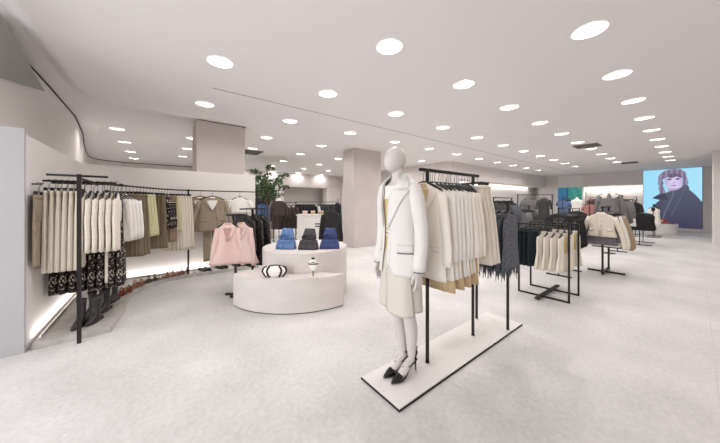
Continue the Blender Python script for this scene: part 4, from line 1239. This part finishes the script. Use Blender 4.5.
# ================================================================== END WALL RACKS AND SIDE NICHE RACKS
def fill_rack(loc, L, h, items, label, rz=0.0, rot=RZU, key='', ends=.15):
    """straight rack with garments spread along local x; items = list of (proto, n, noun)"""
    t = rack2(loc, L, h, label, rz, ends=ends)
    tot = sum(n for _, n, _ in items); i = 0
    cz, sz = math.cos(rz), math.sin(rz); cn = {}
    for p, n, noun in items:
        for k in range(n):
            xx = -L / 2 + .12 + (L - .24) * i / max(1, tot - 1); i += 1
            c_ = cn.get(noun, 0); cn[noun] = c_ + 1
            place(p, (loc[0] + xx * cz, loc[1] + xx * sz, h + loc[2]), rot + rz, '%s, %s of its kind on the %s' % (noun, ORD[min(c_, 11)], key), noun + 's on the ' + key)
sg_blk = simple_garment('black_coat', 'coat', M_blk, L=.95, w=.2)
sg_char = simple_garment('charcoal_dress', 'dress', M_char, L=1.0, w=.2, sl=.3)
sg_grey = simple_garment('grey_dress', 'dress', M_greyl, L=.95, w=.2, sl=.3)
sg_grey2 = simple_garment('grey_blouse', 'blouse', M_grey, L=.6, w=.2)
sg_blue = simple_garment('blue_jeans', 'jeans', M_blue, L=.9, w=.16, sl=0)
sg_pblue = simple_garment('pale_blue_dress', 'dress', M_bluec, L=.8, w=.2, sl=.2)
sg_teal = simple_garment('teal_shirt', 'shirt', M_tealc, L=.6, w=.2)
sg_coral = simple_garment('coral_top', 'top', M_coral, L=.6, w=.2, sl=.2)
sg_white = simple_garment('cotton_tank', 'top', M_white, L=.7, w=.2)
M_dbrn = mat('dark_brown_wool', (74, 64, 60), .9, .3, 80)
sg_brn = simple_garment('brown_coat', 'coat', M_dbrn, L=.85, w=.2, m2=M_white)

# side niche under the aisle bulkhead: racks along x
fill_rack((11.3, 6.72, 0), 1.5, 1.62, [(sg_grey, 4, 'grey dress'), (sg_char, 6, 'charcoal dress')], 'black rack in the side niche nearest the white garments', key='nearest side niche rack')
fill_rack((13.2, 6.72, 0), 1.7, 1.62, [(sg_char, 5, 'dark charcoal dress'), (sg_grey2, 5, 'grey blouse')], 'black rack in the middle of the side niche', key='middle side niche rack')
x, y = wc(535, 8.6)
rack2((x, y, 0), 1.2, 1.66, 'tall black rack with two face-out garments before the side niche', R(-37.7))
x, y = wc(528, 8.6)
place(sg_grey, (x, y, 1.66), R(-37.7), 'grey dress hanging face out on the tall rack, the left of its two garments')
x, y = wc(544, 8.6)
place(sg_char, (x, y, 1.66), R(-37.7), 'charcoal dress hanging face out on the tall rack, the right of its two garments')
x, y = wc(529, 8.35)
place(sg_grey2, (x, y, 1.28), R(-37.7), 'grey denim blouse hanging low in front of the face-out grey dress')
tstand((x, y, 0), 1.28, R(-37.7), 'thin black stand under the low grey denim blouse', arm=.10, foot=.12)
# freestanding racks in the aisle before the side niche
x, y = wc(523, 7.0)
fill_rack((x, y, 0), .9, 1.32, [(sg_grey, 3, 'pale grey top'), (sg_char, 4, 'charcoal top')], 'black rack of pale grey tops behind the teal skirts', key='rack behind the teal skirts')
x, y = wc(503, 6.2)
fill_rack((x, y, 0), 1.0, 1.52, [(sg_char, 4, 'charcoal garment'), (sg_grey2, 5, 'grey garment')], 'black rack of charcoal garments behind the grey fringed dresses', key='rack behind the fringed dresses')
x, y = wc(566, 12.0)
fill_rack((x, y, 0), 1.1, 1.62, [(sg_pblue, 5, 'pale blue dress')], 'rack of pale blue dresses before the teal picture', key='rack before the teal picture')
x, y = wc(577, 11.0); bust((x, y, 0), R(-70), None, M_white, 'plain white bust form before the teal picture', 1.62)
x, y = wc(576, 9.0)
fill_rack((x, y, 0), .9, 1.2, [(sg_blk, 6, 'black coat')], 'rack of black coats below the plain white bust', key='rack below the plain white bust')
# end wall niche rail along y
fill_rack((20.72, 2.98, 0), 2.0, 1.70, [(sg_white, 2, 'white top'), (sg_blk, 3, 'black coat'), (sg_grey, 3, 'grey dress'), (sg_teal, 2, 'teal shirt'), (sg_coral, 2, 'coral top')], 'black rail in the end wall niche beside the video screen', rz=PI / 2, rot=R(-150), key='end wall rail')
x, y = wc(592, 10.5)
fill_rack((x, y, 0), .9, 1.45, [(sg_coral, 3, 'coral blouse'), (sg_teal, 2, 'teal blouse')], 'rack of coral and teal blouses left of the white-collared bust', key='coral and teal rack')
x, y = wc(634, 11.0)
fill_rack((x, y, 0), .9, 1.5, [(sg_blk, 4, 'black blouse'), (sg_white, 1, 'white blouse')], 'rack of black blouses behind the black garment frame', key='black blouse rack')

# ================================================================== FAR LEFT HALL
def wp(px, Y): return wc(px, Y)
x, y = wp(331, 5.6)
t = tstand((x, y, 0), 1.34, R(-30), 'black stand carrying a black coat behind the folded jeans', arm=.12, foot=.14)
fc = make_jacket('black_coat', 'coat', M_blk, L=.74, w=.19, hd=.10, lapel=False, pockets=False, sl=.58, hem=1.15)
place(fc, (x, y - .0, 1.35), R(-25), 'black coat hanging alone behind the navy folded jeans')
# cash desk
x, y = wp(318, 8.8)
t = empty('cash_desk', (x, y, 0), R(-37.7)); tag(t, 'white cash desk behind the round podiums', 'desk')
MB().box((0, 0, .5), (1.3, .5, .95)).build('body', M_plinth, t, bevel=.005)
MB().box((0, 0, .99), (1.36, .56, .03)).build('counter_top', M_plinth, t)
MB().box((0, 0, .0125), (1.24, .44, .025)).build('shadow_plinth', M_gap, t)
for k, dz in enumerate((.62, .70)):
    MB().box((.1, -.253, dz), (.32, .006, .035)).build('slot', M_gap, t)
# small boxes on desk
for k in range(3):
    xx, yy = wp(305 + 8 * k, 8.75)
    b = empty('gift_box', (xx, yy, 1.006), R(-37.7 + 10 * k)); tag(b, '%s small box on top of the white cash desk' % ('pale pink', 'orange', 'beige')[k], 'box')
    MB().box((0, 0, .05), (.14, .12, .10)).build('box_body', (M_pink, M_tan, M_sand)[k], b); MB().box((0, 0, .108), (.15, .13, .018)).build('lid', M_white, b)
x, y = wp(285, 9.6)
fill_rack((x, y, 0), .9, 1.40, [(sg_brn, 5, 'dark brown coat')], 'rack of dark brown coats beyond the potted tree', key='brown coat rack', rot=R(-60))
x, y = wp(279, 9.0); bust((x, y, 0), R(-20), M_dbrn, M_white, 'bust form in a dark brown coat beside the potted tree', 1.56, None)
x, y = wp(317, 11.5)
fill_rack((x, y, 0), 1.9, 1.42, [(sg_blk, 6, 'black coat'), (sg_white, 1, 'white top'), (sg_char, 6, 'charcoal dress'), (sg_white, 1, 'white top')], 'long black rack beyond the cash desk', rz=R(-37.7), rot=R(-60) + R(37.7), key='long rack beyond the cash desk')
x, y = wp(262, 11.0)
fill_rack((x, y, 0), .6, 1.45, [(sg_blue, 4, 'blue denim trousers')], 'small rack of blue denim beside the tree trunk', key='denim rack', rot=R(-55))
fill_rack((3.75, 14.55, 0), 2.0, 1.75, [(sg_blue, 5, 'blue denim'), (sg_blk, 5, 'black coat'), (sg_char, 5, 'charcoal dress')], 'black rail against the far wall of the left hall, behind the potted tree', key='far wall rail', rot=R(-40))
x, y = wp(338, 9.5)
t = tstand((x, y, 0), 1.5, R(-40), 'thin black stand beside the big column', arm=.10, foot=.12)
place(fc, (x, y, 1.5), R(-100), 'black coat seen edge-on beside the big column')

# potted tree
x, y = wp(267.5, 10.2)
t = empty('potted_tree', (x, y, 0)); tag(t, 'leafy green tree in a beige pot in the far left hall', 'tree')
MB().lathe([(0, 0), (.20, 0), (.25, .10), (.27, .35), (.26, .42), (.235, .42), (.235, .36), (0, .36)], 32).build('pot', M_pot, t, smooth=True)
MB().lathe([(0, .38), (.238, .37)], 24).build('soil', M_soil, t)
mb = MB(); mb.tube([(0, 0, .35), (.02, .01, .9), (-.01, .0, 1.4), (.02, 0, 1.9)], [.03, .026, .022, .014], 8)
rnd = random.Random(3)
tips = []
for k in range(16):
    a = 2.4 * k; z = 1.35 + .06 * k
    p = Vector((0, 0, z)); L = .30 + .25 * rnd.random()
    q = p + Vector((math.cos(a) * L, math.sin(a) * L, .15 + .25 * rnd.random()))
    mb.tube([p, (p + q) / 2 + Vector((0, 0, .04)), q], [.012, .008, .004], 5); tips += [(p + q) / 2, q, q + Vector((math.cos(a) * .15, math.sin(a) * .15, .05))]
mb.build('trunk', M_bark, t, smooth=True)
mb = MB()
for c in tips:
    for k in range(30):
        a = rnd.uniform(0, 2 * PI); e = rnd.uniform(-.5, .9); d = Vector((math.cos(a) * math.cos(e), math.sin(a) * math.cos(e), math.sin(e)))
        b = c + d * rnd.uniform(.02, .10); L = rnd.uniform(.08, .15); w = L * .32
        s_ = d.cross(Vector((rnd.uniform(-1, 1), rnd.uniform(-1, 1), 1))).normalized() * w
        mid = b + d * L * .5; tip = b + d * L
        nrm = d.cross(s_).normalized() * .006
        mb.add([b, mid + s_, tip, mid - s_, mid + nrm, mid - nrm], [(0, 1, 4), (1, 2, 4), (2, 3, 4), (3, 0, 4), (0, 5, 1), (1, 5, 2), (2, 5, 3), (3, 5, 0)])
mb.build('foliage', M_leaf, t)
